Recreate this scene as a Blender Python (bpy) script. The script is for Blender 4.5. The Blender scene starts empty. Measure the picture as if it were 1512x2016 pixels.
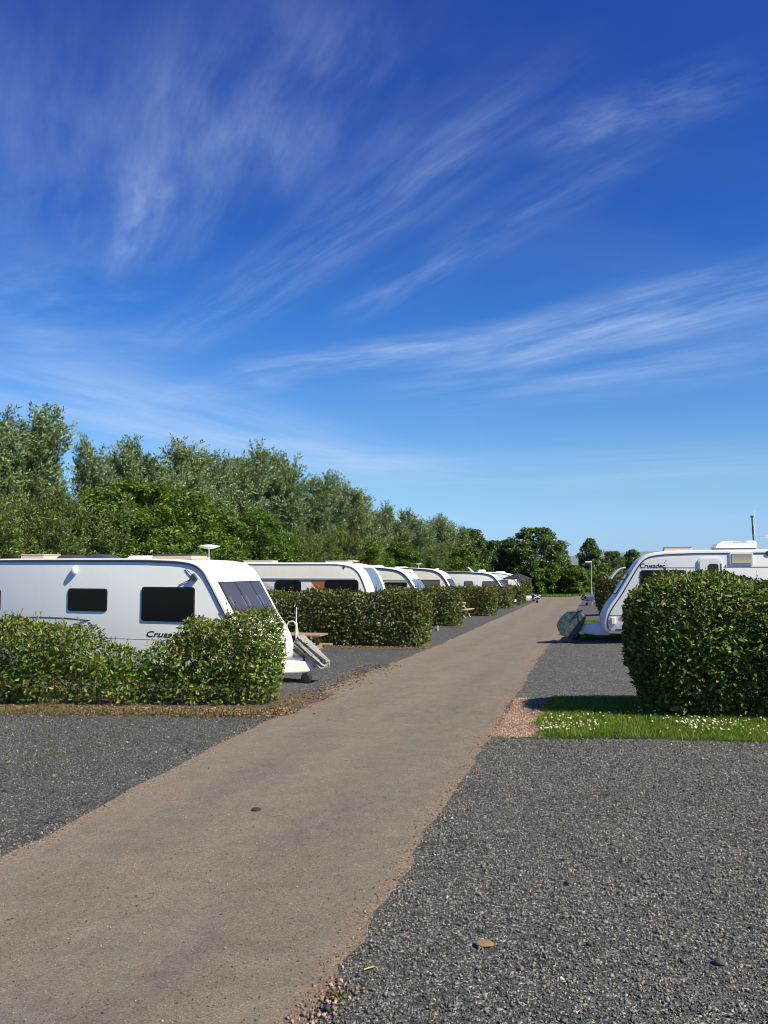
import bpy, math, random
import numpy as np
from mathutils import Vector, Matrix
R = math.radians
rng = np.random.default_rng(7)
random.seed(7)
SC = bpy.context.scene
COL = SC.collection

# ------------------------------------------------------------------ camera, sun, sky, exposure
FPX, EYE = 1630.0, 2.3                 # focal length in pixels of the 1512 px wide photograph, eye height
PITCH, YAW = math.atan(109 / FPX), R(14.85)
cam = bpy.data.cameras.new("camera")
cam.sensor_fit = 'VERTICAL'; cam.sensor_height = 36.0
cam.lens = 36.0 * FPX / 2016.0
cam.clip_start, cam.clip_end = 0.1, 6000
cam_o = bpy.data.objects.new("camera", cam); COL.objects.link(cam_o)
cam_o.location = (0, 0, EYE); cam_o.rotation_euler = (R(90) + PITCH, 0, YAW)
SC.camera = cam_o

SUN_AZ, SUN_EL = R(112), R(45)         # azimuth clockwise from +Y (the road), elevation
sd = Vector((math.sin(SUN_AZ) * math.cos(SUN_EL), math.cos(SUN_AZ) * math.cos(SUN_EL), math.sin(SUN_EL)))
sun = bpy.data.lights.new("sun", 'SUN'); sun.energy = 4.8; sun.angle = R(0.5); sun.color = (1.0, 0.92, 0.69)
sun_o = bpy.data.objects.new("sun", sun); COL.objects.link(sun_o)
sun_o.rotation_euler = sd.to_track_quat('Z', 'Y').to_euler()
sun_o.location = (30, -20, 40)
SC.view_settings.view_transform = 'Standard'; SC.view_settings.look = 'None'
SC.view_settings.exposure = 0.6; SC.view_settings.gamma = 1.0
SC.cycles.pixel_filter_type = 'BLACKMAN_HARRIS'; SC.cycles.filter_width = 1.05
SC.cycles.max_bounces = 6; SC.cycles.transparent_max_bounces = 6
SC.cycles.diffuse_bounces = 3; SC.cycles.glossy_bounces = 2; SC.cycles.transmission_bounces = 3


def ray(px, py):
    x = (px - 756) / FPX; y = (1008 - py) / FPX
    f = math.cos(PITCH) - y * math.sin(PITCH); u = math.sin(PITCH) + y * math.cos(PITCH)
    return np.array([x * math.cos(YAW) - f * math.sin(YAW), x * math.sin(YAW) + f * math.cos(YAW), u])


class NT:
    """small node-tree helper"""
    def __init__(s, tree):
        s.t = tree
    def n(s, typ, **kw):
        nd = s.t.nodes.new(typ)
        for k, v in kw.items():
            setattr(nd, k, v)
        return nd
    def put(s, sock, v):
        if hasattr(v, 'links') or isinstance(v, bpy.types.NodeSocket):
            s.t.links.new(v, sock)
        else:
            sock.default_value = v
    def m(s, op, a, b=None, c=None, clamp=False):
        nd = s.n('ShaderNodeMath', operation=op); nd.use_clamp = clamp
        s.put(nd.inputs[0], a)
        if b is not None: s.put(nd.inputs[1], b)
        if c is not None: s.put(nd.inputs[2], c)
        return nd.outputs[0]
    def comb(s, x, y, z=0.0):
        nd = s.n('ShaderNodeCombineXYZ')
        s.put(nd.inputs[0], x); s.put(nd.inputs[1], y); s.put(nd.inputs[2], z)
        return nd.outputs[0]
    def noise(s, vec, scale, detail=4, rough=0.55, dist=0.0, out='Fac'):
        nd = s.n('ShaderNodeTexNoise')
        if vec is not None: s.put(nd.inputs['Vector'], vec)
        nd.inputs['Scale'].default_value = scale; nd.inputs['Detail'].default_value = detail
        nd.inputs['Roughness'].default_value = rough; nd.inputs['Distortion'].default_value = dist
        return nd.outputs[out]
    def ramp(s, fac, stops, interp='LINEAR'):
        nd = s.n('ShaderNodeValToRGB'); s.put(nd.inputs[0], fac)
        cr = nd.color_ramp; cr.interpolation = interp
        while len(cr.elements) < len(stops): cr.elements.new(0.5)
        for e, (p, c) in zip(cr.elements, stops):
            e.position = p; e.color = (*c, 1) if len(c) == 3 else c
        return nd.outputs['Color']
    def mix(s, fac, a, b, typ='MIX'):
        nd = s.n('ShaderNodeMix', data_type='RGBA', blend_type=typ)
        s.put(nd.inputs['Factor'], fac)
        s.put(nd.inputs[6], a if not isinstance(a, tuple) else (*a[:3], 1))
        s.put(nd.inputs[7], b if not isinstance(b, tuple) else (*b[:3], 1))
        return nd.outputs[2]
    def smooth(s, v, a, b):
        nd = s.n('ShaderNodeMapRange', interpolation_type='SMOOTHSTEP')
        s.put(nd.inputs[0], v); nd.inputs[1].default_value = a; nd.inputs[2].default_value = b
        nd.inputs[3].default_value = 0; nd.inputs[4].default_value = 1
        return nd.outputs[0]


def make_world():
    w = bpy.data.worlds.new("World"); SC.world = w; w.use_nodes = True
    w.cycles.sampling_method = 'MANUAL'; w.cycles.sample_map_resolution = 256
    t = w.node_tree; t.nodes.clear(); N = NT(t)
    sky = N.n('ShaderNodeTexSky', sky_type='NISHITA'); sky.sun_disc = False
    sky.sun_elevation = SUN_EL; sky.sun_rotation = SUN_AZ
    sky.air_density = 1.0; sky.dust_density = 0.25; sky.ozone_density = 3.0; sky.altitude = 0
    hs = N.n('ShaderNodeHueSaturation'); hs.inputs['Saturation'].default_value = SKY_SAT
    hs.inputs['Value'].default_value = 1.0; hs.inputs['Hue'].default_value = SKY_HUE
    t.links.new(sky.outputs[0], hs.inputs['Color'])
    tc = N.n('ShaderNodeTexCoord'); sep = N.n('ShaderNodeSeparateXYZ')
    t.links.new(tc.outputs['Generated'], sep.inputs[0])
    den = N.m('ADD', N.m('MAXIMUM', sep.outputs[2], 0.0), 0.10)
    X = N.m('DIVIDE', sep.outputs[0], den); Y = N.m('DIVIDE', sep.outputs[1], den)
    def pl(px, py):
        d = ray(px, py); d = d / np.linalg.norm(d); k = max(d[2], 0) + .10
        return np.array([d[0] / k, d[1] / k])
    # gentle warp so that streaks curve
    P0 = N.comb(X, Y)
    wn = N.noise(P0, 0.9, 3, .5, out='Color'); ws = N.n('ShaderNodeSeparateXYZ'); t.links.new(wn, ws.inputs[0])
    X = N.m('ADD', X, N.m('MULTIPLY', N.m('SUBTRACT', ws.outputs[0], .5), .16))
    Y = N.m('ADD', Y, N.m('MULTIPLY', N.m('SUBTRACT', ws.outputs[1], .5), .16))
    total = None
    for k, (ax, ay, bx, by, wid, amp, lo, along, across) in enumerate(CIRRUS):
        a, b = pl(ax, ay), pl(bx, by); L = np.linalg.norm(b - a); e = (b - a) / L; nn = np.array([-e[1], e[0]])
        mx = N.m('SUBTRACT', X, float(a[0])); my = N.m('SUBTRACT', Y, float(a[1]))
        tt = N.m('MULTIPLY', N.m('ADD', N.m('MULTIPLY', mx, float(e[0])), N.m('MULTIPLY', my, float(e[1]))), float(1 / L))
        nv = N.m('ADD', N.m('MULTIPLY', mx, float(nn[0])), N.m('MULTIPLY', my, float(nn[1])))
        prof = N.smooth(N.m('ABSOLUTE', N.m('DIVIDE', nv, wid)), 1.0, 0.0)
        ends = N.m('MULTIPLY', N.smooth(tt, -.25, .25), N.smooth(tt, 1.3, .75))
        vec = N.comb(N.m('MULTIPLY', tt, float(along)), N.m('MULTIPLY', nv, float(across)), float(k * 7.3))
        f1 = N.smooth(N.noise(vec, 1.0, 5, .62, .05), lo, lo + .62)
        vec2 = N.comb(N.m('MULTIPLY', tt, float(along * 3)), N.m('MULTIPLY', nv, float(across * 5)), float(k * 3.1))
        f2 = N.m('ADD', .55, N.m('MULTIPLY', N.noise(vec2, 1.0, 2, .55, 0), .9))
        v = N.m('MULTIPLY', N.m('MULTIPLY', N.m('MULTIPLY', prof, ends), N.m('MULTIPLY', f1, f2)), amp)
        total = v if total is None else N.m('ADD', total, v)
    # thin veil everywhere
    veil = N.noise(N.comb(N.m('MULTIPLY', X, .8), N.m('MULTIPLY', Y, .8), 3.0), 1.0, 5, .6, .8)
    total = N.m('ADD', total, N.m('MULTIPLY', N.smooth(veil, .45, .85), .06))
    total = N.m('MULTIPLY', total, N.smooth(sep.outputs[2], .0, .10))
    total = N.m('MINIMUM', total, .9)
    # deep blue summer sky: air colour by elevation on top of the sky model
    tint = N.ramp(sep.outputs[2], [(0, (.30, .47, .98)), (.041, (.366, .495, .80)), (.10, (.44, .57, .67)), (.19, (.40, .57, .71)), (.296, (.25, .49, .715)), (.386, (.205, .395, .68)), (.48, (.19, .345, .66)), (.60, (.225, .33, .66))])
    clear = N.mix(1.0, hs.outputs[0], tint, 'MULTIPLY')
    col = N.mix(total, clear, CLOUD_COL)
    bg = N.n('ShaderNodeBackground'); bg.inputs['Strength'].default_value = SKY_STR
    t.links.new(col, bg.inputs['Color'])
    out = N.n('ShaderNodeOutputWorld'); t.links.new(bg.outputs[0], out.inputs['Surface'])


SKY_STR, SKY_SAT, SKY_HUE = 0.13, 1.22, 0.508
CLOUD_COL = (2.75, 3.55, 4.95)
# each streak: start and end (as directions given by pixels of the photograph), half width, strength, threshold, noise along / across
CIRRUS = [
    (500, 735, 1010, 655, .20, .48, .24, 2.5, 8), (930, 705, 1600, 540, .30, .72, .22, 2.0, 6),
    (820, 770, 1600, 660, .60, .42, .24, 1.6, 4), (380, 670, 950, 250, .19, .34, .28, 2.4, 10),
    (700, 610, 1230, 320, .13, .28, .28, 2.4, 12), (1080, 285, 1460, 165, .14, .26, .28, 2.2, 11),
    (235, 530, 290, 310, .10, .46, .22, 1.5, 9), (290, 520, 420, 120, .28, .22, .28, 1.8, 11),
    (500, 360, 620, 20, .32, .22, .28, 1.8, 11), (-60, 745, 620, 905, .75, .62, .18, 2.0, 3),
    (420, 885, 860, 925, .55, .46, .20, 2.0, 3), (650, 955, 1600, 910, .80, .30, .20, 1.6, 3),
    (-60, 690, 360, 690, .30, .24, .26, 1.6, 5), (300, 790, 560, 750, .20, .34, .26, 2.5, 6),
    (60, 480, 140, 40, .40, .19, .26, 1.5, 6), (-40, 640, 260, 560, .6, .26, .24, 1.6, 4),
]
make_world()


# ------------------------------------------------------------------ ground shape and helpers
def g(x, y):
    x = np.asarray(x, float); y = np.asarray(y, float)
    yy = np.minimum(y, 80.0)
    return .05 + .17 * np.tanh((x + 1.8) / 2.2) - .072 * np.log1p(np.exp((yy - 28) / 6))


def P(px, py):
    d = ray(px, py); z = 0.0
    for _ in range(40):
        t = (z - EYE) / d[2]; z = .5 * z + .5 * float(g(d[0] * t, d[1] * t))
    return float(d[0] * t), float(d[1] * t)


def col_at_y(px, py, y):
    """point of the pixel's ray in the vertical plane world-Y = y"""
    d = ray(px, py); t = y / d[1]
    return Vector((d[0] * t, y, EYE + d[2] * t))


def mat(name, color, rough=.5, spec=.5, metal=0.0, **kw):
    m = bpy.data.materials.new(name); m.use_nodes = True
    b = m.node_tree.nodes['Principled BSDF']
    b.inputs['Base Color'].default_value = (*color, 1); b.inputs['Roughness'].default_value = rough
    b.inputs['Specular IOR Level'].default_value = spec; b.inputs['Metallic'].default_value = metal
    for k, v in kw.items():
        b.inputs[k].default_value = v
    return m


def painted(name, color, rough=.35, dirt=.12, streak=True):
    """paint with faint procedural dirt and rain streaks"""
    m = mat(name, color, rough); N = NT(m.node_tree); b = m.node_tree.nodes['Principled BSDF']
    tc = N.n('ShaderNodeTexCoord'); mp = N.n('ShaderNodeMapping'); mp.inputs['Scale'].default_value = (3, 3, .5)
    m.node_tree.links.new(tc.outputs['Object'], mp.inputs['Vector'])
    f = N.noise(mp.outputs[0], 2.0, 6, .65); f2 = N.noise(tc.outputs['Object'], .9, 3)
    d = N.m('MULTIPLY', N.smooth(N.m('MULTIPLY', N.m('ADD', f, f2), .5), .42, .75), dirt)
    m.node_tree.links.new(N.mix(d, color, tuple(c * .55 for c in color[:2]) + (color[2] * .45,)), b.inputs['Base Color'])
    m.node_tree.links.new(N.m('ADD', rough, N.m('MULTIPLY', f, .15)), b.inputs['Roughness'])
    return m


def raw_mesh(name, V, F):
    """V (n,3) array, F (m,k) array of equal sized faces -> mesh, fast"""
    me = bpy.data.meshes.new(name); V = np.asarray(V, np.float32); F = np.asarray(F, np.int32)
    k = F.shape[1]
    me.vertices.add(len(V)); me.vertices.foreach_set('co', V.ravel())
    me.loops.add(F.size); me.loops.foreach_set('vertex_index', F.ravel())
    me.polygons.add(len(F)); me.polygons.foreach_set('loop_start', np.arange(0, F.size, k, dtype=np.int32))
    me.update(calc_edges=True)
    return me


class MB:
    """collects shapes into one mesh"""
    def __init__(s):
        s.v = []; s.f = []
    def add(s, vs, fs):
        o = len(s.v); s.v += [tuple(v) for v in vs]; s.f += [tuple(i + o for i in f) for f in fs]; return s
    def box(s, c, d, rot=None):
        x, y, z = (k / 2 for k in d)
        vs = [Vector((a * x, b * y, e * z)) for a in (-1, 1) for b in (-1, 1) for e in (-1, 1)]
        if rot is not None: vs = [rot @ v for v in vs]
        vs = [v + Vector(c) for v in vs]
        return s.add(vs, [(0, 1, 3, 2), (4, 6, 7, 5), (0, 4, 5, 1), (2, 3, 7, 6), (0, 2, 6, 4), (1, 5, 7, 3)])
    def bar(s, a, b, w, h, up=(0, 0, 1)):
        a, b = Vector(a), Vector(b); d = (b - a); L = d.length; d.normalize(); u = Vector(up)
        r = d.cross(u)
        if r.length < 1e-4: r = Vector((1, 0, 0))
        r.normalize(); u = r.cross(d); vs = []
        for p in (a, b):
            for i, j in ((-1, -1), (1, -1), (1, 1), (-1, 1)):
                vs.append(p + r * i * w / 2 + u * j * h / 2)
        return s.add(vs, [(3, 2, 1, 0), (4, 5, 6, 7), (0, 1, 5, 4), (1, 2, 6, 5), (2, 3, 7, 6), (3, 0, 4, 7)])
    def tube(s, pts, r, n=8, flat=None, cap=True):
        pts = [Vector(p) for p in pts]; rs = r if hasattr(r, '__len__') else [r] * len(pts)
        rings = []; ref = None
        for i, p in enumerate(pts):
            t = (pts[min(i + 1, len(pts) - 1)] - pts[max(i - 1, 0)]).normalized()
            if ref is None:
                ref = t.orthogonal().normalized()
            ref = (ref - t * ref.dot(t)); ref = ref.normalized() if ref.length > 1e-6 else t.orthogonal().normalized()
            bn = t.cross(ref); rings.append([p + (ref * math.cos(2 * math.pi * k / n) + bn * math.sin(2 * math.pi * k / n)) * rs[i] for k in range(n)])
        fs = []
        for i in range(len(pts) - 1):
            for k in range(n):
                fs.append((i * n + k, i * n + (k + 1) % n, (i + 1) * n + (k + 1) % n, (i + 1) * n + k))
        if cap:
            fs.append(tuple(range(n))[::-1]); fs.append(tuple((len(pts) - 1) * n + k for k in range(n)))
        return s.add([v for rg in rings for v in rg], fs)
    def lathe(s, prof, n=20, c=(0, 0, 0), rot=None):
        """prof list of (r, z)"""
        vs = []
        for r_, z in prof:
            for k in range(n):
                v = Vector((r_ * math.cos(2 * math.pi * k / n), r_ * math.sin(2 * math.pi * k / n), z))
                vs.append((rot @ v if rot is not None else v) + Vector(c))
        fs = []
        for i in range(len(prof) - 1):
            for k in range(n):
                fs.append((i * n + k, i * n + (k + 1) % n, (i + 1) * n + (k + 1) % n, (i + 1) * n + k))
        fs.append(tuple(range(n))[::-1]); fs.append(tuple((len(prof) - 1) * n + k for k in range(n)))
        return s.add(vs, fs)
    def prism(s, poly, fn, d0, d1):
        """poly of (a,b); fn(a,b,d) -> point"""
        n = len(poly); vs = [fn(a, b, d0) for a, b in poly] + [fn(a, b, d1) for a, b in poly]
        return s.add(vs, [tuple(range(n))[::-1], tuple(range(n, 2 * n))] + [(i, (i + 1) % n, n + (i + 1) % n, n + i) for i in range(n)])
    def mesh(s, name):
        me = bpy.data.meshes.new(name); me.from_pydata(s.v, [], s.f); me.update(); return me
    def build(s, name, material, parent=None, smooth=False, bevel=0, seg=2, angle=35):
        o = obj(name, s.mesh(name), material, parent)
        import bmesh
        bm = bmesh.new(); bm.from_mesh(o.data); bmesh.ops.recalc_face_normals(bm, faces=bm.faces); bm.to_mesh(o.data); bm.free()
        if smooth:
            o.data.shade_smooth() if hasattr(o.data, 'shade_smooth') else None
            o.data.set_sharp_from_angle(angle=R(angle))
        if bevel:
            b = o.modifiers.new('bevel', 'BEVEL'); b.width = bevel; b.segments = seg; b.limit_method = 'ANGLE'; b.angle_limit = R(40)
        return o


def obj(name, me, material=None, parent=None):
    o = bpy.data.objects.new(name, me); COL.objects.link(o)
    if material is not None and not me.materials: me.materials.append(material)
    if parent is not None: o.parent = parent
    return o


def tag(o, label=None, cat=None, group=None, kind=None):
    if label: o['label'] = label
    if cat: o['category'] = cat
    if group: o['group'] = group
    if kind: o['kind'] = kind
    return o


def empty(name, loc, rz=0.0, label=None, cat=None, group=None):
    o = bpy.data.objects.new(name, None); COL.objects.link(o); o.empty_display_size = .2
    o.location = loc; o.rotation_euler = (0, 0, rz)
    return tag(o, label, cat, group)


def copy_tree(o, parent=None):
    c = o.copy(); COL.objects.link(c)
    if parent is not None: c.parent = parent
    for ch in list(o.children): copy_tree(ch, c)
    return c


def rrect(a0, a1, b0, b1, r, n=4):
    pts = []
    for cx, cy, s in ((a1 - r, b1 - r, 0), (a0 + r, b1 - r, 1), (a0 + r, b0 + r, 2), (a1 - r, b0 + r, 3)):
        for k in range(n + 1):
            t = (s + k / n) * math.pi / 2; pts.append((cx + r * math.cos(t), cy + r * math.sin(t)))
    return pts


def hnoise(p, seed, scale=1.0, octaves=3):
    """cheap smooth 3d noise from random sines, about -1..1"""
    r = np.random.default_rng(seed); out = np.zeros(len(p)); amp = 1.0; tot = 0
    for o in range(octaves):
        for _ in range(5):
            k = r.normal(size=3); k *= scale * (2 ** o) * r.uniform(.7, 1.4) / np.linalg.norm(k)
            out += amp * np.sin(p @ k * 2 * math.pi + r.uniform(0, 6.28)) / 5 * 1.6
        tot += amp; amp *= .5
    return out / tot


# ------------------------------------------------------------------ ground materials
def ground_mat(name, stops, scale, patch, bump, rough=.9, vor=None, patch_amt=.5, fine=180):
    m = mat(name, (.2, .2, .2), rough, .25); N = NT(m.node_tree); b = m.node_tree.nodes['Principled BSDF']
    ge = N.n('ShaderNodeNewGeometry'); pos = ge.outputs['Position']
    if vor:
        v = N.n('ShaderNodeTexVoronoi'); m.node_tree.links.new(pos, v.inputs['Vector']); v.inputs['Scale'].default_value = vor
        sp = N.n('ShaderNodeSeparateColor'); m.node_tree.links.new(v.outputs['Color'], sp.inputs[0])
        fac = sp.outputs[0]; h = N.m('SUBTRACT', 1.0, v.outputs['Distance'])
    else:
        fac = N.noise(pos, scale, 6, .7); h = N.noise(pos, fine, 4, .7)
    c = N.ramp(fac, stops)
    big = N.noise(pos, .55, 5, .6, .6); mid = N.noise(pos, 3.5, 5, .65)
    c = N.mix(N.m('MULTIPLY', N.smooth(big, .42, .68), patch_amt), c, patch)
    c = N.mix(1.0, c, N.ramp(mid, [(.25, (.78, .78, .78)), (.75, (1.16, 1.16, 1.16))]), 'MULTIPLY')
    m.node_tree.links.new(c, b.inputs['Base Color'])
    bp = N.n('ShaderNodeBump'); bp.inputs['Strength'].default_value = bump; bp.inputs['Distance'].default_value = .012
    m.node_tree.links.new(h, bp.inputs['Height']); m.node_tree.links.new(bp.outputs[0], b.inputs['Normal'])
    return m


M_GRAVEL = ground_mat('gravel_bed', [(0, (.026, .028, .030)), (.45, (.066, .069, .07)), (.8, (.125, .127, .122)), (.93, (.23, .22, .20)), (1, (.4, .38, .35))], 60, (.10, .088, .078), .9, vor=55, patch_amt=.35)
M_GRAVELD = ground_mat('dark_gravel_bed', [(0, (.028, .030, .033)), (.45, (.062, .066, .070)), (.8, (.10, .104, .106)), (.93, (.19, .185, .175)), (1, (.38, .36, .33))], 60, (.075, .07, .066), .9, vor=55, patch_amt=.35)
M_GRASSG = ground_mat('grass_ground', [(.2, (.022, .045, .010)), (.8, (.06, .11, .022))], 40, (.07, .09, .03), .6)
M_DIRT = ground_mat('pink_dirt', [(0, (.14, .09, .06)), (.5, (.24, .16, .105)), (.85, (.33, .235, .165)), (1, (.43, .35, .26))], 60, (.20, .13, .07), 1.0, vor=45, patch_amt=.7)
M_SOIL = ground_mat('dry_soil', [(.2, (.06, .048, .036)), (.55, (.12, .09, .065)), (.9, (.2, .15, .10))], 30, (.09, .10, .05), .9, patch_amt=.3)


def road_mat():
    m = mat('asphalt', (.2, .18, .16), .85, .3); N = NT(m.node_tree); b = m.node_tree.nodes['Principled BSDF']; L = m.node_tree.links
    ge = N.n('ShaderNodeNewGeometry'); pos = ge.outputs['Position']
    mp = N.n('ShaderNodeMapping'); L.new(pos, mp.inputs['Vector']); mp.inputs['Scale'].default_value = (1.0, .28, 1)
    fine = N.noise(pos, 110, 5, .8); c = N.ramp(fine, [(.28, (.098, .086, .068)), (.5, (.178, .158, .126)), (.74, (.285, .254, .205))])
    big = N.noise(mp.outputs[0], .9, 6, .6, .5)
    c = N.mix(N.m('MULTIPLY', N.smooth(big, .40, .66), .75), c, N.ramp(fine, [(.28, (.105, .085, .060)), (.5, (.19, .158, .118)), (.74, (.29, .245, .19))]))
    b2 = N.noise(mp.outputs[0], 1.7, 5, .6, .3)
    c = N.mix(N.m('MULTIPLY', N.smooth(b2, .50, .72), .6), c, N.ramp(fine, [(.3, (.085, .078, .070)), (.7, (.18, .168, .152))]))
    # aggregate showing through everywhere
    va = N.n('ShaderNodeTexVoronoi'); L.new(pos, va.inputs['Vector']); va.inputs['Scale'].default_value = 95
    sa = N.n('ShaderNodeSeparateColor'); L.new(va.outputs['Color'], sa.inputs[0])
    c = N.mix(1.0, c, N.ramp(sa.outputs[0], [(0, (.76, .75, .74)), (.35, (.95, .95, .95)), (.75, (1.05, 1.05, 1.04)), (.95, (1.25, 1.22, 1.18)), (1, (1.5, 1.45, 1.4))]), 'MULTIPLY')
    mot = N.noise(pos, 3.2, 8, .78, .8)
    c = N.mix(1.0, c, N.ramp(mot, [(.3, (.80, .80, .82)), (.7, (1.28, 1.26, 1.22))]), 'MULTIPLY')
    # worn, stony patches
    b3 = N.noise(pos, 1.1, 6, .7, 1.0)
    vo = N.n('ShaderNodeTexVoronoi'); L.new(pos, vo.inputs['Vector']); vo.inputs['Scale'].default_value = 70
    sp = N.n('ShaderNodeSeparateColor'); L.new(vo.outputs['Color'], sp.inputs[0])
    stone = N.ramp(sp.outputs[0], [(0, (.11, .09, .07)), (.6, (.2, .165, .13)), (1, (.34, .28, .23))])
    c = N.mix(N.m('MULTIPLY', N.smooth(b3, .52, .66), .7), c, N.mix(1.0, stone, (1.12, 1.0, .93), 'MULTIPLY'))
    # pink dirt along the edges (attribute 'edge' : 0 middle .. 1 edge)
    at = N.n('ShaderNodeAttribute'); at.attribute_name = 'edge'
    en = N.m('ADD', at.outputs['Fac'], N.m('MULTIPLY', N.m('SUBTRACT', N.noise(mp.outputs[0], 2.2, 6, .65), .5), .75))
    c = N.mix(N.m('MULTIPLY', N.smooth(en, .68, 1.05), .75), c, N.mix(1.0, stone, (1.20, 1.02, .90), 'MULTIPLY'))
    # dark soft tyre lanes
    ln = N.n('ShaderNodeAttribute'); ln.attribute_name = 'lane'
    c = N.mix(N.m('MULTIPLY', ln.outputs['Fac'], N.m('MULTIPLY', N.noise(mp.outputs[0], .7, 3), .55)), c, N.mix(1.0, c, (.70, .70, .73), 'MULTIPLY'))
    L.new(c, b.inputs['Base Color'])
    bp = N.n('ShaderNodeBump'); bp.inputs['Strength'].default_value = .8; bp.inputs['Distance'].default_value = .010
    L.new(N.m('ADD', N.noise(pos, 90, 5, .75), N.m('MULTIPLY', N.noise(pos, 6, 4), 2.0)), bp.inputs['Height']); L.new(bp.outputs[0], b.inputs['Normal'])
    return m


def grid_sheet(name, xs, ys, dz, material, kind='structure', wob=None):
    X, Y = np.meshgrid(xs, ys)
    V = np.stack([X.ravel(), Y.ravel(), (g(X, Y) + dz).ravel()], 1)
    ny, nx = X.shape; i = np.arange((ny - 1) * (nx - 1)); r, c = i // (nx - 1), i % (nx - 1); a = r * nx + c
    me = raw_mesh(name, V, np.stack([a, a + 1, a + nx + 1, a + nx], 1))
    return tag(obj(name, me, material), kind=kind)


def quad_patch(name, c, nu, nv, dz, material, wob=.05, seed=1, kind='structure'):
    c = [np.array(k, float) for k in c]; U, Vv = np.meshgrid(np.linspace(0, 1, nu), np.linspace(0, 1, nv))
    U, Vv = U.ravel()[:, None], Vv.ravel()[:, None]
    p = (1 - Vv) * ((1 - U) * c[0] + U * c[1]) + Vv * ((1 - U) * c[3] + U * c[2])
    q = np.c_[p, np.zeros(len(p))]
    p = p + wob * np.c_[hnoise(q, seed, 1.2, 4), hnoise(q, seed + 1, 1.2, 4)]
    Vt = np.c_[p, g(p[:, 0], p[:, 1]) + dz]
    i = np.arange((nv - 1) * (nu - 1)); r, cc = i // (nu - 1), i % (nu - 1); a = r * nu + cc
    return tag(obj(name, raw_mesh(name, Vt, np.stack([a, a + 1, a + nu + 1, a + nu], 1)), material), kind=kind)


far = np.array([-3000, -1500, -700, -350, -180, -110])
xs = np.r_[far, np.arange(-70, 70.1, 1.0), -far[::-1]]
ys = np.r_[far, np.arange(-70, 120.1, 1.0), np.array([150, 200, 300, 500, 900, 1700, 3500])]
grid_sheet('ground', xs, ys, -.03, M_GRASSG)


def rx(y, side):
    """road edge x"""
    y = np.asarray(y, float); q = np.c_[y * 0 + side * 9, y, y * 0]
    w = .055 * hnoise(q, 31 + side, .35, 4) + .045 * hnoise(q, 41 + side, 1.8, 4)
    base = np.interp(y, [-10, 5.9, 9, 13, 16, 22, 30, 55, 80], [-4.75, -4.83, -5.05, -5.12, -5.35, -5.15, -5.05, -5.4, -6.0]) if side < 0 else \
        np.interp(y, [-10, 4, 7, 11.5, 16.5, 21, 29, 70, 85], [-1.35, -1.4, -1.5, -1.47, -1.55, -1.6, -1.52, -1.75, -1.7])
    return base + w


def strip(name, ys, xl, xr, n, dz, material, attrs=False):
    U = np.linspace(0, 1, n); X = xl[:, None] * (1 - U) + xr[:, None] * U; Y = np.repeat(ys[:, None], n, 1)
    V = np.stack([X.ravel(), Y.ravel(), (g(X, Y) + dz).ravel()], 1)
    ny, nx = X.shape; i = np.arange((ny - 1) * (nx - 1)); r, c = i // (nx - 1), i % (nx - 1); a = r * nx + c
    me = raw_mesh(name, V, np.stack([a, a + 1, a + nx + 1, a + nx], 1))
    if attrs:
        d = np.minimum(X - X[:, :1], X[:, -1:] - X).ravel()
        me.attributes.new('edge', 'FLOAT', 'POINT').data.foreach_set('value', np.clip(1 - d / .9, 0, 1).astype(np.float32))
        t = np.tile(U, len(ys))
        lane = np.exp(-((t - .28) / .11) ** 2) + np.exp(-((t - .74) / .11) ** 2)
        me.attributes.new('lane', 'FLOAT', 'POINT').data.foreach_set('value', lane.astype(np.float32))
    return tag(obj(name, me, material), kind='structure')


ysr = np.r_[np.arange(-8, 30, .12), np.arange(30, 82, .5), 82.0]
M_ROAD = road_mat()
strip('road', ysr, rx(ysr, -1), rx(ysr, 1), 41, .012, M_ROAD, True)
strip('road', np.arange(81.9, 86.6, .5), np.full(10, -9.0), np.full(10, 12.0), 30, .016, M_ROAD)
ysp = np.arange(-8, 84.1, .5)
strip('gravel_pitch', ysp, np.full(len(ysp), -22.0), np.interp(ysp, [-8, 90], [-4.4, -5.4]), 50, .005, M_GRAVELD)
strip('gravel_pitch', ysp, np.full(len(ysp), -1.9), np.full(len(ysp), 26.0), 60, .005, M_GRAVEL)

# grass strips on the right and beyond the road, bare earth at the end of the strip
G0, G1, G3 = P(1050, 1455), P(1512, 1468), P(1075, 1378)
gs = [(G0[0], G0[1]), (9.0, G0[1] + .1), (9.0, G3[1]), (G3[0], G3[1])]
quad_patch('grass_strip', gs, 90, 34, .012, M_GRASSG, .11, 3)
E0, E1, E2, E3 = P(972, 1452), P(1062, 1456), P(1095, 1379), P(1020, 1376)
quad_patch('bare_earth', [E0, E1, E2, E3], 24, 30, .016, M_DIRT, .07, 5)
quad_patch('grass_strip', [(-.8, 32.3), (14, 32.3), (14, 35.9), (-.85, 35.9)], 40, 10, .012, M_GRASSG, .15, 8)
quad_patch('bare_earth', [(-1.6, 25.2), (-.7, 25.4), (-.9, 28.0), (-1.55, 28.4)], 12, 16, .016, M_DIRT, .1, 15)
quad_patch('grass_strip', [(-.95, 26.2), (10, 26.2), (10, 28.6), (-.9, 28.6)], 40, 10, .012, M_GRASSG, .15, 9)
quad_patch('grass_verge', [(-12, 86.5), (12, 86.5), (12, 92), (-12, 92)], 40, 8, .02, M_GRASSG, .2, 10)
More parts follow.
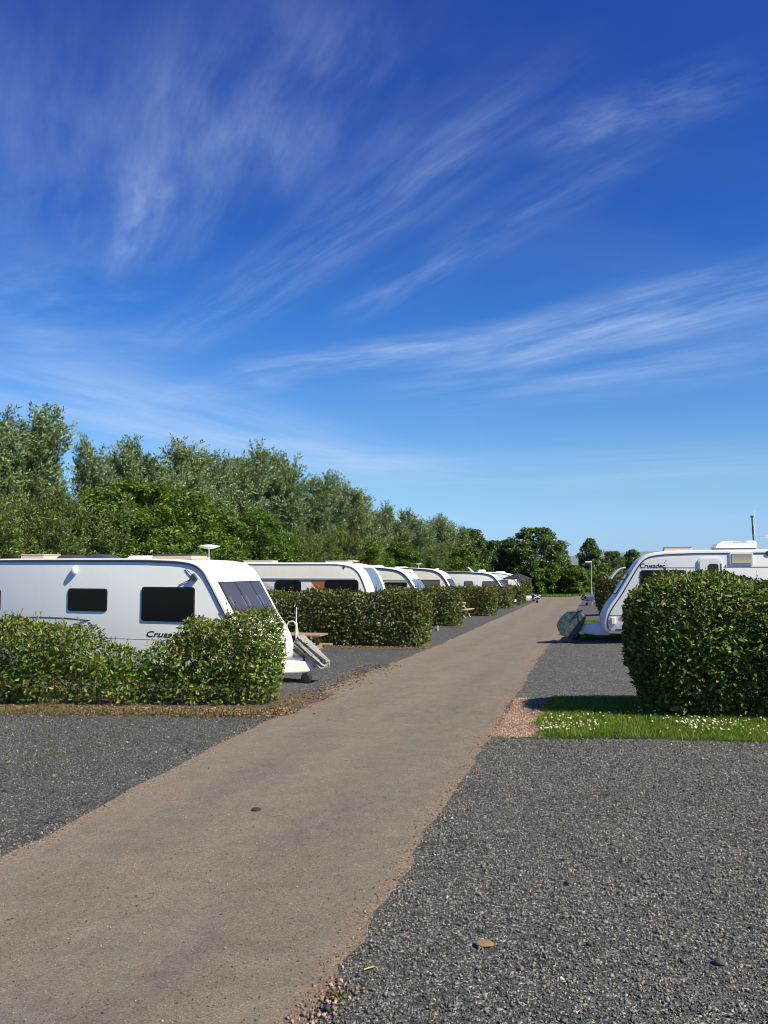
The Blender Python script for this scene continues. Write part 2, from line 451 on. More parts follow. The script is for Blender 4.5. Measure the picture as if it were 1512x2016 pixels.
# soil and litter strips under the left hedges
for k, (xa, xb, y0, y1) in enumerate(((-14, -4.95, 11.7, 15.2), (-15, -5.05, 24.0, 26.4), (-16, -5.6, 34.2, 36.6), (-16, -5.5, 43.5, 46.5))):
    quad_patch('soil_strip', [(xa, y0), (xb, y0 + (1.1 if k == 0 else .1)), (xb, y1), (xa, y1)], 50, 10, .012, M_SOIL, .15, 20 + k)

# hill far behind
hx = np.linspace(-2600, 2600, 90); prof = 20 + 46 * np.exp(-((hx - 300) / 700) ** 2) + 30 * np.exp(-((hx + 900) / 500) ** 2) + 5 * np.sin(hx / 140) + 3 * np.sin(hx / 61)
rows = []
for yy, k in ((1500, 0.0), (1700, .35), (1950, .75), (2200, 1.0), (2700, .2)):
    rows.append(np.c_[hx, hx * 0 + yy + 60 * np.sin(hx / 300), -3 + (prof * .62 + 3) * k])
V = np.concatenate(rows); nx = len(hx); i = np.arange(4 * (nx - 1)); r_, c_ = i // (nx - 1), i % (nx - 1); a_ = r_ * nx + c_
M_HILL = ground_mat('hazy_hill_fields', [(.3, (.13, .19, .17)), (.7, (.19, .23, .20))], .01, (.17, .20, .22), 0, patch_amt=.5)  # distance haze painted into the field colours: pale, muted, bluish
tag(obj('hills', raw_mesh('hills', V, np.stack([a_, a_ + 1, a_ + nx + 1, a_ + nx], 1)), M_HILL), kind='structure')


# ------------------------------------------------------------------ loose stones
def island_mat(name, stops, rough=.8, extra=None, spec=.3):
    m = mat(name, (.1, .1, .1), rough, spec); N = NT(m.node_tree); b = m.node_tree.nodes['Principled BSDF']
    ge = N.n('ShaderNodeNewGeometry'); c = N.ramp(ge.outputs['Random Per Island'], stops)
    n = N.noise(ge.outputs['Position'], 1.1, 4, .6)
    c = N.mix(1.0, c, N.ramp(n, [(.3, (.82, .82, .82)), (.7, (1.15, 1.13, 1.1))]), 'MULTIPLY')
    m.node_tree.links.new(c, b.inputs['Base Color'])
    return m


OCT = np.array([[1, 0, 0], [-1, 0, 0], [0, 1, 0], [0, -1, 0], [0, 0, 1], [0, 0, -1]], float)
OCTF = np.array([[0, 2, 4], [2, 1, 4], [1, 3, 4], [3, 0, 4], [2, 0, 5], [1, 2, 5], [3, 1, 5], [0, 3, 5]])


def stones(name, x, y, size, dz, material, seed):
    r = np.random.default_rng(seed); n = len(x)
    v = OCT[None] * r.uniform(.55, 1.25, (n, 6, 1)) + r.normal(0, .16, (n, 6, 3))
    q = r.normal(size=(n, 4)); q /= np.linalg.norm(q, axis=1)[:, None]; w, a, b, c = q.T
    M = np.stack([np.stack([1 - 2 * (b * b + c * c), 2 * (a * b - c * w), 2 * (a * c + b * w)], 1),
                  np.stack([2 * (a * b + c * w), 1 - 2 * (a * a + c * c), 2 * (b * c - a * w)], 1),
                  np.stack([2 * (a * c - b * w), 2 * (b * c + a * w), 1 - 2 * (a * a + b * b)], 1)], 1)
    v = np.einsum('nij,nkj->nki', M, v * np.array([1, .8, .65])) * size[:, None, None]
    v += np.stack([x, y, g(x, y) + dz + size * r.uniform(.05, .6, n)], 1)[:, None]
    F = OCTF[None] + (np.arange(n) * 6)[:, None, None]
    return tag(obj(name, raw_mesh(name, v.reshape(-1, 3), F.reshape(-1, 3)), material), kind='stuff')


def in_view(x, y, m=160):
    f = -x * math.sin(YAW) + y * math.cos(YAW); rr = x * math.cos(YAW) + y * math.sin(YAW)
    px = 756 + FPX * rr / np.maximum(f, .1)
    return (f > 3.4) & (px > -m) & (px < 1512 + m)


M_STONE = island_mat('grey_chippings', [(0, (.038, .040, .040)), (.3, (.090, .093, .089)), (.65, (.150, .153, .143)), (.88, (.225, .22, .19)), (.97, (.32, .295, .25)), (.985, (.30, .20, .14)), (1, (.5, .48, .45))])
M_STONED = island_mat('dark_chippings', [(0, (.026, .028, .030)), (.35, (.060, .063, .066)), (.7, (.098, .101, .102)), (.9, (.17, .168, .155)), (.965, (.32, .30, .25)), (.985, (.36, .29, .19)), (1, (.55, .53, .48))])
M_DARKS = island_mat('dark_crumbs', [(0, (.02, .017, .014)), (.7, (.05, .042, .035)), (1, (.3, .28, .25))])
M_PINK = island_mat('pink_chippings', [(0, (.14, .085, .062)), (.5, (.30, .195, .145)), (.85, (.41, .29, .225)), (1, (.52, .44, .36))])
n = 230000
x = rng.uniform(-1.6, 7.5, n); y = 3.2 + 8.6 * rng.uniform(0, 1, n)
k = in_view(x, y) & (x > rx(y, 1) + .05 * rng.normal(size=n)) & (y < G0[1] - .03 + .05 * rng.normal(size=n)) & (rng.uniform(size=n) < np.clip(1.35 - y / 14, .3, 1))
x, y = x[k], y[k]
sz = .0078 * np.exp(rng.normal(0, .33, len(x))) * np.clip(.85 + y / 25, .9, 1.3)
stones('gravel', x, y, sz, .004, M_STONE, 1)
n = 90000
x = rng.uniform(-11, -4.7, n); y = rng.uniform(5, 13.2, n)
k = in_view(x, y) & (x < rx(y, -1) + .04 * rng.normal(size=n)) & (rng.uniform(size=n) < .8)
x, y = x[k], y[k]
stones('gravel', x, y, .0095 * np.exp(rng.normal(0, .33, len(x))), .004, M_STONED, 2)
# strays on the road edge, pink chippings on the bare earth
n = 3200
y = 3.3 + 24 * rng.uniform(0, 1, n) ** 1.4; s_ = rng.uniform(size=n) < .5
x = np.where(s_, rx(y, 1) - np.abs(rng.normal(0, .085, n)), rx(y, -1) + np.abs(rng.normal(0, .085, n)))
stones('gravel', x, y, rng.uniform(.005, .012, n), .010, M_STONE, 3)
M_GRIT = island_mat('road_grit', [(0, (.07, .058, .046)), (.4, (.17, .145, .115)), (.8, (.29, .25, .20)), (1, (.45, .41, .35))])
n = 42000
y = 3.4 + 13 * rng.uniform(0, 1, n) ** 1.3; x = rng.uniform(-4.9, -1.45, n)
cl = hnoise(np.c_[x, y * .45, x * 0], 55, .5, 4); k = (cl + rng.normal(0, .45, n) > .1) & in_view(x, y, 40) & (x > rx(y, -1)) & (x < rx(y, 1)); x, y = x[k], y[k]
stones('grit', x, y, .0040 * np.exp(rng.normal(0, .38, len(x))), .0135, M_GRIT, 14)
n = 260
y = 3.5 + 18 * rng.uniform(0, 1, n) ** 1.5; x = rng.uniform(-4.9, -1.5, n)
stones('gravel', x, y, rng.uniform(.003, .009, n), .010, M_DARKS, 13)
n = 5200
u, v = rng.uniform(0, 1, n) ** 1.5, rng.uniform(0, 1, n)
e = [np.array(q) for q in (E0, E1, E2, E3)]
u = u * .8; p = ((1 - v) * (1 - u))[:, None] * e[0] + ((1 - v) * u)[:, None] * e[1] + (v * u)[:, None] * e[2] + (v * (1 - u))[:, None] * e[3] + rng.normal(0, .05, (n, 2))
stones('gravel', p[:, 0], p[:, 1], rng.uniform(.008, .02, n), .012, M_PINK, 4)
n = 1500
y = np.r_[rng.uniform(3.4, 4.4, 260), rng.uniform(4, 26, n - 260)]; s_ = np.r_[np.ones(260, bool), rng.uniform(size=n - 260) < .45]
x = np.where(s_, rx(y, 1) + rng.normal(.03, .07, n), rx(y, -1) + rng.normal(0, .06, n))
stones('gravel', x, y, np.r_[rng.uniform(.008, .022, 260), rng.uniform(.006, .014, n - 260)], .010, M_PINK, 5)


def lump(name, px, py, dims, material, label, cat, rz=0, seed=0, sink=.25):
    import bmesh
    bm = bmesh.new(); bmesh.ops.create_icosphere(bm, subdivisions=3, radius=1); r = np.random.default_rng(seed)
    co = np.array([v.co[:] for v in bm.verts]); nn = 1 + .22 * hnoise(co, seed, .45, 3)
    for v_, k_ in zip(bm.verts, nn):
        v_.co = Vector((v_.co.x * dims[0] / 2, v_.co.y * dims[1] / 2, v_.co.z * dims[2] / 2)) * k_
    me = bpy.data.meshes.new(name); bm.to_mesh(me); bm.free()
    x, y = P(px, py); o = obj(name, me, material); o.location = (x, y, float(g(x, y)) + .012 + dims[2] * (.5 - sink)); o.rotation_euler = (0, 0, rz)
    return tag(o, label, cat)


M_SAND = ground_mat('sandstone', [(.2, (.19, .125, .055)), (.8, (.30, .205, .105))], 30, (.2, .14, .07), .5)
M_SLATE = ground_mat('slate_stone', [(.2, (.06, .062, .062)), (.8, (.10, .102, .10))], 30, (.08, .08, .08), .4)
M_DARKST = ground_mat('dark_clod', [(.2, (.025, .02, .015)), (.8, (.07, .055, .04))], 60, (.05, .04, .03), .7)
lump('stone', 953, 1864, (.10, .085, .028), M_SAND, 'flat sandy brown stone lying in the grey gravel', 'stone', .2, 1)
lump('stone', 1418, 1901, (.062, .055, .035), M_SLATE, 'smooth round dark grey stone in the gravel near the bottom right corner', 'stone', .5, 2)
lump('stone', 1122, 1742, (.075, .055, .03), M_SLATE, 'flat dark grey stone in the middle of the right gravel pitch', 'stone', 1.0, 3)
lump('clod', 504, 1598, (.10, .085, .035), M_DARKST, 'small dark brown clod lying on the tarmac lane', 'clod', .3, 4)


# ------------------------------------------------------------------ foliage
def leaf_mat(name, stops, back=None, trans=.25, rough=.42, hue_noise=1.2, top=None):
    m = bpy.data.materials.new(name); m.use_nodes = True; t = m.node_tree; t.nodes.clear(); N = NT(t)
    ge = N.n('ShaderNodeNewGeometry'); oi = N.n('ShaderNodeObjectInfo')
    c = N.ramp(ge.outputs['Random Per Island'], stops)
    n = N.noise(ge.outputs['Position'], hue_noise, 3, .6)
    c = N.mix(1.0, c, N.ramp(n, [(.3, (.80, .86, .78)), (.7, (1.16, 1.10, 1.0))]), 'MULTIPLY')
    c = N.mix(1.0, c, N.ramp(oi.outputs['Random'], [(0, (.86, .94, .92)), (1, (1.12, 1.06, .96))]), 'MULTIPLY')
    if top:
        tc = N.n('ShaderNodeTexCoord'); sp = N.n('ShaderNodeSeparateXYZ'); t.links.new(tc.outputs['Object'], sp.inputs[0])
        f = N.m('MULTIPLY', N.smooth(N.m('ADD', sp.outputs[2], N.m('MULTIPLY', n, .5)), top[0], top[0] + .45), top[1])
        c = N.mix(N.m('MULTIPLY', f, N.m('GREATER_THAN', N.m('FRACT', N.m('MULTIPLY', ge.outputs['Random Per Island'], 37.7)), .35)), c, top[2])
    if back:
        c = N.mix(ge.outputs['Backfacing'], c, back)
    b = N.n('ShaderNodeBsdfPrincipled'); b.inputs['Roughness'].default_value = rough; b.inputs['Specular IOR Level'].default_value = .35
    t.links.new(c, b.inputs['Base Color'])
    tr = N.n('ShaderNodeBsdfTranslucent'); t.links.new(N.mix(1.0, c, (1.35, 1.5, .55), 'MULTIPLY'), tr.inputs['Color'])
    mx = N.n('ShaderNodeMixShader'); mx.inputs[0].default_value = trans
    t.links.new(b.outputs[0], mx.inputs[1]); t.links.new(tr.outputs[0], mx.inputs[2])
    o = N.n('ShaderNodeOutputMaterial'); t.links.new(mx.outputs[0], o.inputs['Surface'])
    return m


def unit(a):
    return a / np.maximum(np.linalg.norm(a, axis=1)[:, None], 1e-9)


def leaves_mesh(name, p, axis, nrm, L, W, fold=.25, droop=.15, simple=False):
    """leaf faces: base p, direction axis, face normal nrm, length L, width W arrays"""
    axis = unit(axis); side = unit(np.cross(axis, nrm)); nn = np.cross(side, axis)
    L = L[:, None]; W = W[:, None]; n = len(p)
    if simple:
        V = np.stack([p, p + axis * L * .5 + side * W / 2 + nn * W * fold, p + axis * L - nn * L * droop, p + axis * L * .5 - side * W / 2 + nn * W * fold], 1)
        F = np.arange(n * 4).reshape(n, 4)
    else:
        V = np.stack([p, p + axis * L * .33 + side * W * .5 + nn * W * fold, p + axis * L * .72 + side * W * .38 + nn * (W * fold - L * droop * .4),
                      p + axis * L - nn * L * droop,
                      p + axis * L * .72 - side * W * .38 + nn * (W * fold - L * droop * .4), p + axis * L * .33 - side * W * .5 + nn * W * fold], 1)
        F = np.array([[0, 1, 2, 3], [0, 3, 4, 5]])[None] + (np.arange(n) * 6)[:, None, None]; F = F.reshape(-1, 4)
    return raw_mesh(name, V.reshape(-1, 3), F)


M_BARK = island_mat('bark', [(0, (.07, .055, .04)), (.6, (.14, .115, .085)), (1, (.22, .19, .15))], .9)
M_PALEBARK = island_mat('pale_bark', [(0, (.28, .25, .2)), (1, (.42, .38, .31))], .9)
M_TWIG = island_mat('twig', [(0, (.05, .035, .022)), (.6, (.10, .07, .045)), (1, (.24, .18, .11))], .9)


def grow_stem(r, a, b, r0, r1, wob=.12, k=6):
    a, b = np.array(a, float), np.array(b, float); L = np.linalg.norm(b - a)
    pts = [a + (b - a) * t + (r.normal(0, wob * L * .25, 3) * math.sin(math.pi * t)) for t in np.linspace(0, 1, k)]
    return pts, list(np.linspace(r0, r1, k))


def hedge_meshes(length, width, hfun, seed, dens, leaf=(.085, .042), base_shrink=.8, end_bulge=0.0, shell=3.2, lumpy=.16, grain=.55, round_=.45, sprigs=6, thin=None):
    """hedge along local +x from 0 to length, centre y=0; hfun(x)->height; returns foliage and stems meshes"""
    r = np.random.default_rng(seed); Hm = float(np.max(hfun(np.linspace(0, length, 60))))
    area = 2 * length * Hm + 2 * width * Hm + length * width
    n = int(dens * area * 7)
    p = np.c_[r.uniform(-.12, length + .12, n), r.uniform(-width * .62, width * .62, n), r.uniform(.02, Hm * 1.06, n)]
    H = hfun(p[:, 0]); zz = p[:, 2] / H
    s = base_shrink + (1 - base_shrink) * np.clip(p[:, 2] / (.5 * H), 0, 1) ** .7
    cy = p[:, 1] / (width / 2 * s)
    ex = np.abs(p[:, 0] - length / 2) / (length / 2 + end_bulge * np.sin(np.pi * np.clip(zz, 0, 1)) - (1 - s) * .55)
    edge = np.clip(1 - (1 - ex) * length / 2 / (round_ * width), 0, 2)
    top = np.clip((zz - (1 - round_ * .8 * width / Hm)) / (round_ * .8 * width / Hm), 0, 3)
    f = (np.abs(cy) ** 2.8 + edge ** 2.8 + top ** 2.8) ** (1 / 2.8)
    nz = hnoise(p, seed + 5, grain, 4)
    f = f / (1 + lumpy * nz)
    holes = hnoise(p, seed + 9, .9, 3)
    th = (1.0 if thin is None else thin(p[:, 0])) * np.clip(.42 + p[:, 2] / .55, 0, 1)
    keep = (r.uniform(size=n) < th) & (f < 1) & (r.uniform(size=n) < np.exp(-(1 - f) * shell * 1.6) + .05) & (holes + r.normal(0, .3, n) > -.48)
    p = p[keep]; cyk, edk, tpk = cy[keep], edge[keep], top[keep]
    m = int(dens * area)
    if len(p) > m: p, cyk, edk, tpk = p[:m], cyk[:m], edk[:m], tpk[:m]
    out = np.c_[np.sign(p[:, 0] - length / 2) * edk ** 2, np.sign(cyk) * np.abs(cyk) ** 2, tpk ** 2 + .12]
    out = unit(out + 1e-6)
    nrm = unit(out * .55 + np.array([0, 0, .45]) + r.normal(0, .55, p.shape))
    ax = unit(np.cross(nrm, r.normal(size=p.shape)) + out * .35 + np.array([0, 0, .25]) * r.uniform(0, 1.6, (len(p), 1)))
    L = leaf[0] * r.uniform(.6, 1.35, len(p)); W = L * leaf[1] / leaf[0] * r.uniform(.75, 1.25, len(p))
    # young shoots standing out of the clipped surface
    ns = int(sprigs * area); c = r.choice(len(p), ns, p=(out[:, 2].clip(0) + .12) / (out[:, 2].clip(0) + .12).sum()); per = 9
    d = unit(out[c] * .35 + np.array([0, 0, .9]) + r.normal(0, .35, (ns, 3))); ln = r.uniform(.06, .26, ns) * (leaf[0] / .088)
    i2 = np.repeat(np.arange(ns), per); t = np.tile(np.linspace(.05, 1, per), ns)
    p2 = p[c][i2] + d[i2] * (ln[i2] * t)[:, None]
    a2 = unit(d[i2] * (.35 + .5 * t[:, None]) + r.normal(0, .6, p2.shape)); n2 = unit(np.array([0, 0, .6]) + r.normal(0, .6, p2.shape))
    L2 = leaf[0] * r.uniform(.55, 1.0, len(p2)) * (1.1 - .4 * t)
    p, ax, nrm, L, W = np.r_[p, p2], np.r_[ax, a2], np.r_[nrm, n2], np.r_[L, L2], np.r_[W, L2 * leaf[1] / leaf[0]]
    fol = leaves_mesh('foliage', p, ax, nrm, L, W, .22, .12)
    st = MB()
    for i in range(int(length * 9)):
        x0 = r.uniform(.15, length - .15); y0 = r.uniform(-.25, .25) * width; h = float(hfun(np.array([x0]))[0]) * r.uniform(.55, .93)
        b = (x0 + r.normal(0, .22), y0 + r.normal(0, .16) * width, h)
        pts, rs = grow_stem(r, (x0, y0, -.02), b, r.uniform(.008, .018), .003, .16)
        st.tube(pts, rs, 5, cap=False)
        for _ in range(3):
            k = r.integers(1, 5); q = np.array(pts[k]); d = np.array([r.normal(), r.normal(), r.uniform(.2, 1.2)]); d /= np.linalg.norm(d)
            p2, r2 = grow_stem(r, q, q + d * r.uniform(.25, .55), .005, .002, .2, 4); st.tube(p2, r2, 4, cap=False)
    return fol, st


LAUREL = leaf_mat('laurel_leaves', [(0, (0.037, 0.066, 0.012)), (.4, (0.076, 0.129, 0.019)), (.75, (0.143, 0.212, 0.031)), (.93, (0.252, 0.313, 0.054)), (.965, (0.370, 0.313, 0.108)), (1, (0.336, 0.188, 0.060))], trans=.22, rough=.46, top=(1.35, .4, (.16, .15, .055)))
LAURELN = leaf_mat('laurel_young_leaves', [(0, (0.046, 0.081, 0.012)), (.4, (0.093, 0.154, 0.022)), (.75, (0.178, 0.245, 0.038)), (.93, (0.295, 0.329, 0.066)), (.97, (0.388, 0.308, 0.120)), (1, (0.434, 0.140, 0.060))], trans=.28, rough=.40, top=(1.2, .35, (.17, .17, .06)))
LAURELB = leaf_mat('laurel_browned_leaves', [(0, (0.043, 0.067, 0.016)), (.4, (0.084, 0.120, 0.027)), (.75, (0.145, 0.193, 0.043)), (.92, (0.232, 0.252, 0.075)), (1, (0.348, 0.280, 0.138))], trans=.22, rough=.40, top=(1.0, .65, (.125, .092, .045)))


def hedge(p0, p1, width, hfun, seed, dens, label, group=None, material=LAUREL, **kw):
    p0, p1 = np.array(p0), np.array(p1); L = np.linalg.norm(p1 - p0); a = math.atan2(p1[1] - p0[1], p1[0] - p0[0])
    c = (p0 + p1) / 2
    root = empty('hedge', (p0[0], p0[1], float(g(*p0))), a, label, 'hedge', group)
    fol, st = hedge_meshes(L, width, hfun, seed, dens, **kw)
    # tilt to follow the ground
    root.rotation_euler = (0, -math.atan2(float(g(*p1) - g(*p0)), L), a)
    obj('foliage', fol, material, root); st.build('stems', M_TWIG, root, smooth=True)
    return root


flat = lambda h: (lambda x: np.full(np.shape(x), h, float) + .05 * np.sin(np.asarray(x) * 2.3) + .03 * np.sin(np.asarray(x) * 5.1 + 1))
# right: the big clipped hedge next to the grass strip
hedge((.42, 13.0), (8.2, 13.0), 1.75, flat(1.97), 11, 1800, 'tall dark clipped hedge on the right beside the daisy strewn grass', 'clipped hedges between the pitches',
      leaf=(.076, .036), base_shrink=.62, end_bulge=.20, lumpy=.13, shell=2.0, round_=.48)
# left: gappy hedge with a dip in the middle
def h1(x):
    px_x = -5.62 - np.asarray(x)     # world x going left from the lane
    return np.interp(px_x, [-14, -9.5, -9.2, -8.95, -8.2, -7.6, -7.35, -7.1, -5.2], [1.44, 1.42, 1.28, 1.00, .96, 1.02, 1.40, 1.55, 1.60]) + .07 * np.sin(x * 4.1) + .04 * np.sin(x * 9.3)
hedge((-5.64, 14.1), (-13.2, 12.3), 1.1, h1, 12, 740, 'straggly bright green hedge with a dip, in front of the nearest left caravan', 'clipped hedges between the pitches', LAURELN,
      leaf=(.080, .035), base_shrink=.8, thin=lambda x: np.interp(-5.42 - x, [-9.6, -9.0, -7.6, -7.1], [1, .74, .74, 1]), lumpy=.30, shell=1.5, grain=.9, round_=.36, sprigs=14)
hz = [((-5.3, 25.5), (-15, 25.5), 1.5, 1.66, 13, 800, .095, 'long clipped hedge behind the brown bench plank, before the caravan with orange panel'),
      ((-5.95, 35.6), (-16, 35.6), 1.5, 1.60, 14, 560, .105, 'clipped hedge touching the picnic table, before the pale green caravan'),
      ((-5.65, 45.2), (-16, 45.2), 1.5, 1.52, 15, 430, .115, 'clipped hedge just past the picnic table, before the beige caravan with round roof dish'),
      ((-5.95, 56.5), (-16, 56.5), 1.5, 1.38, 16, 330, .125, 'rounded hedge below the silver white caravan with two curtained windows'),
      ((-5.95, 65.6), (-16, 65.6), 1.5, 1.38, 17, 280, .14, 'low rounded hedge in front of the black parasol and its pole'),
      ((-6.2, 74.0), (-16, 74.0), 1.5, 1.85, 18, 230, .15, 'farthest left hedge, beneath the black parasol beside the flag covered hitch')]
for (a, b, w, h, sd_, dn, lf, lab) in hz:
    hedge(a, b, w, flat(h), sd_, dn, lab, 'clipped hedges between the pitches', LAURELB, leaf=(lf, lf * .5), base_shrink=.9, lumpy=.09, shell=3.0)
hedge((-.4, 41.6), (9, 41.6), 1.5, flat(1.98), 19, 430, 'brownish clipped hedge beside the lamp post, left of the right caravan front', 'clipped hedges between the pitches', LAURELB, leaf=(.115, .056), base_shrink=.72, lumpy=.12)

# dry leaves along the foot of the left hedges
M_LITTER = island_mat('dry_leaves', [(0, (.10, .06, .035)), (.5, (.22, .14, .075)), (.8, (.30, .2, .10)), (.93, (.38, .28, .16)), (1, (.35, .08, .05))], .8)
n = 5200
x = rng.uniform(-11, -5.0, n); y = 13.55 + (x + 5.2) * .175 - .62 + rng.normal(0, .20, n)
x2 = -5.3 + np.abs(rng.normal(0, .25, 900)) * rng.choice([-1, 1], 900); y2 = rng.uniform(12.6, 20, 900)
x3 = rng.uniform(-9.5, -5.2, 900); y3 = 24.6 + rng.normal(0, .15, 900)
x, y = np.r_[x, x2, x3], np.r_[y, y2, y3]; p = np.c_[x, y, g(x, y) + .018 + rng.uniform(0, .012, len(x))]
tag(obj('leaf_litter', leaves_mesh('leaf_litter', p, np.c_[rng.normal(size=(len(x), 2)), rng.normal(0, .2, len(x))], np.c_[rng.normal(0, .5, (len(x), 2)), np.ones(len(x))], rng.uniform(.03, .07, len(x)), rng.uniform(.015, .035, len(x)), .3, .1), M_LITTER), kind='stuff')
# sparse weeds in the soil in front of the left hedge
n = 2600
cx = rng.uniform(-10.5, -5.4, 130); k = rng.integers(0, 130, n)
x = cx[k] + rng.normal(0, .05, n); y = 13.5 + (cx[k] + 5.2) * .175 - .78 + rng.normal(0, .10, n) + rng.normal(0, .12, 130)[k]
x = np.r_[x, rng.choice(rng.uniform(-9.5, -6, 16), 500) + rng.normal(0, .03, 500)]; y = np.r_[y, np.repeat(rng.uniform(8.5, 12.5, 25), 20) + rng.normal(0, .03, 500)]; n = len(x)
M_WEED = island_mat('weeds', [(0, (.06, .07, .02)), (.6, (.12, .12, .04)), (1, (.2, .15, .07))], .7)
tag(obj('weeds', leaves_mesh('weeds', np.c_[x, y, g(x, y) + .01], np.c_[rng.normal(0, .5, (n, 2)), np.ones(n)], rng.normal(size=(n, 3)), rng.uniform(.04, .11, n), rng.uniform(.006, .014, n), .1, .1, True), M_WEED), kind='stuff')


# ------------------------------------------------------------------ grass blades and clover
M_BLADE = leaf_mat('grass_blades', [(0, (0.064, 0.119, 0.014)), (.5, (0.120, 0.203, 0.022)), (.85, (0.192, 0.280, 0.036)), (1, (0.352, 0.336, 0.096))], trans=.3, rough=.5, hue_noise=2.0)


def grass(name, x, y, h, w, seed, dz=.01):
    r = np.random.default_rng(seed); n = len(x)
    p = np.c_[x, y, g(x, y) + dz]
    ax = np.c_[r.normal(0, .42, (n, 2)), np.ones(n)]
    return tag(obj(name, leaves_mesh(name, p, ax, np.c_[r.normal(size=(n, 2)), r.normal(0, .2, n)], h, w, .1, .25, True), M_BLADE), kind='stuff')


n = 120000
x = rng.uniform(-1.15, 6.6, n); y = rng.uniform(10.5, 14.6, n)
e1 = .10 * hnoise(np.c_[y, y * 0, y * 0], 71, .8, 4); e2 = .13 * hnoise(np.c_[x, x * 0, x * 0], 72, 1.1, 4)
k = in_view(x, y, 60) & (x > G0[0] - .03 + e1) & (y > G0[1] - .02 + e2) & (y < G3[1] + e2)
x, y = x[k], y[k]
grass('grass', x, y, rng.uniform(.035, .085, len(x)) * (1 + .4 * hnoise(np.c_[x, y, x * 0], 73, .7, 3)), rng.uniform(.005, .011, len(x)), 6)
for (ya, yb, na) in ((32.3, 35.9, 9000), (26.2, 28.6, 9000)):
    x = rng.uniform(-1.0, 3.0, na); y = rng.uniform(ya, yb, na)
    grass('grass', x, y, rng.uniform(.06, .12, na), rng.uniform(.02, .03, na), 7)
x = rng.uniform(-11, 10, 14000); y = rng.uniform(86.5, 92, 14000)
grass('grass', x, y, rng.uniform(.1, .3, 14000), rng.uniform(.04, .08, 14000), 8, .02)

# clover heads: small round flower heads on the strip
M_CLOVER = island_mat('clover_heads', [(0, (.42, .36, .20)), (.35, (.60, .54, .32)), (.7, (.74, .70, .48)), (1, (.82, .81, .72))], .8)
n = 1500
x = -.85 + 6.3 * rng.uniform(0, 1, n) ** 1.25; y = G0[1] + .25 + np.abs(rng.normal(0, .85, n)) * np.where(x < 1.2, 1.15, .6)
cl = hnoise(np.c_[x, y, x * 0], 77, .55, 3)
k = (cl + rng.normal(0, .25, n) > .05) & (y < 13.0) & in_view(x, y, 60)
x, y = x[k], y[k]; rr_ = .012 * np.exp(rng.normal(0, .3, len(x)))
base = []
for zz, rad in ((-.9, .45), (-.25, .98), (.45, .85)):
    for q in range(6): base.append((rad * math.cos(q * 1.0472 + zz), rad * math.sin(q * 1.0472 + zz), zz))
base = np.array(base + [(0, 0, 1), (0, 0, 1)]); bf = []
for rg in range(2):
    for q in range(6): bf.append((rg * 6 + q, rg * 6 + (q + 1) % 6, rg * 6 + 6 + (q + 1) % 6, rg * 6 + 6 + q))
for q in range(6): bf.append((12 + q, 12 + (q + 1) % 6, 18, 19))
V = base[None] * rr_[:, None, None] * np.array([1, 1, .8]) + np.c_[x, y, g(x, y) + rng.uniform(.045, .10, len(x))][:, None]
tag(obj('clover_flowers', raw_mesh('clover_flowers', V.reshape(-1, 3), (np.array(bf)[None] + (np.arange(len(x)) * 20)[:, None, None]).reshape(-1, 4)), M_CLOVER), kind='stuff')


# ------------------------------------------------------------------ trees
WILLOW = leaf_mat('willow_leaves', [(0, (0.067, 0.106, 0.043)), (.4, (0.127, 0.186, 0.074)), (.8, (0.214, 0.283, 0.129)), (1, (0.348, 0.430, 0.240))], back=(.24, .30, .20), trans=.2, rough=.45, hue_noise=.5)
GREENL = leaf_mat('broad_leaves', [(0, (0.034, 0.077, 0.014)), (.4, (0.077, 0.142, 0.022)), (.8, (0.142, 0.225, 0.035)), (1, (0.246, 0.312, 0.068))], trans=.28, rough=.42, hue_noise=.6)
OLIVEL = leaf_mat('olive_leaves', [(0, (0.054, 0.091, 0.021)), (.4, (0.109, 0.169, 0.037)), (.8, (0.178, 0.258, 0.061)), (1, (0.268, 0.344, 0.109))], back=(.15, .18, .08), trans=.26, rough=.45, hue_noise=.6)
DARKL = leaf_mat('dark_leaves', [(0, (0.034, 0.068, 0.026)), (.4, (0.071, 0.125, 0.044)), (.8, (0.133, 0.205, 0.066)), (1, (0.237, 0.319, 0.121))], trans=.2, rough=.45, hue_noise=.35)


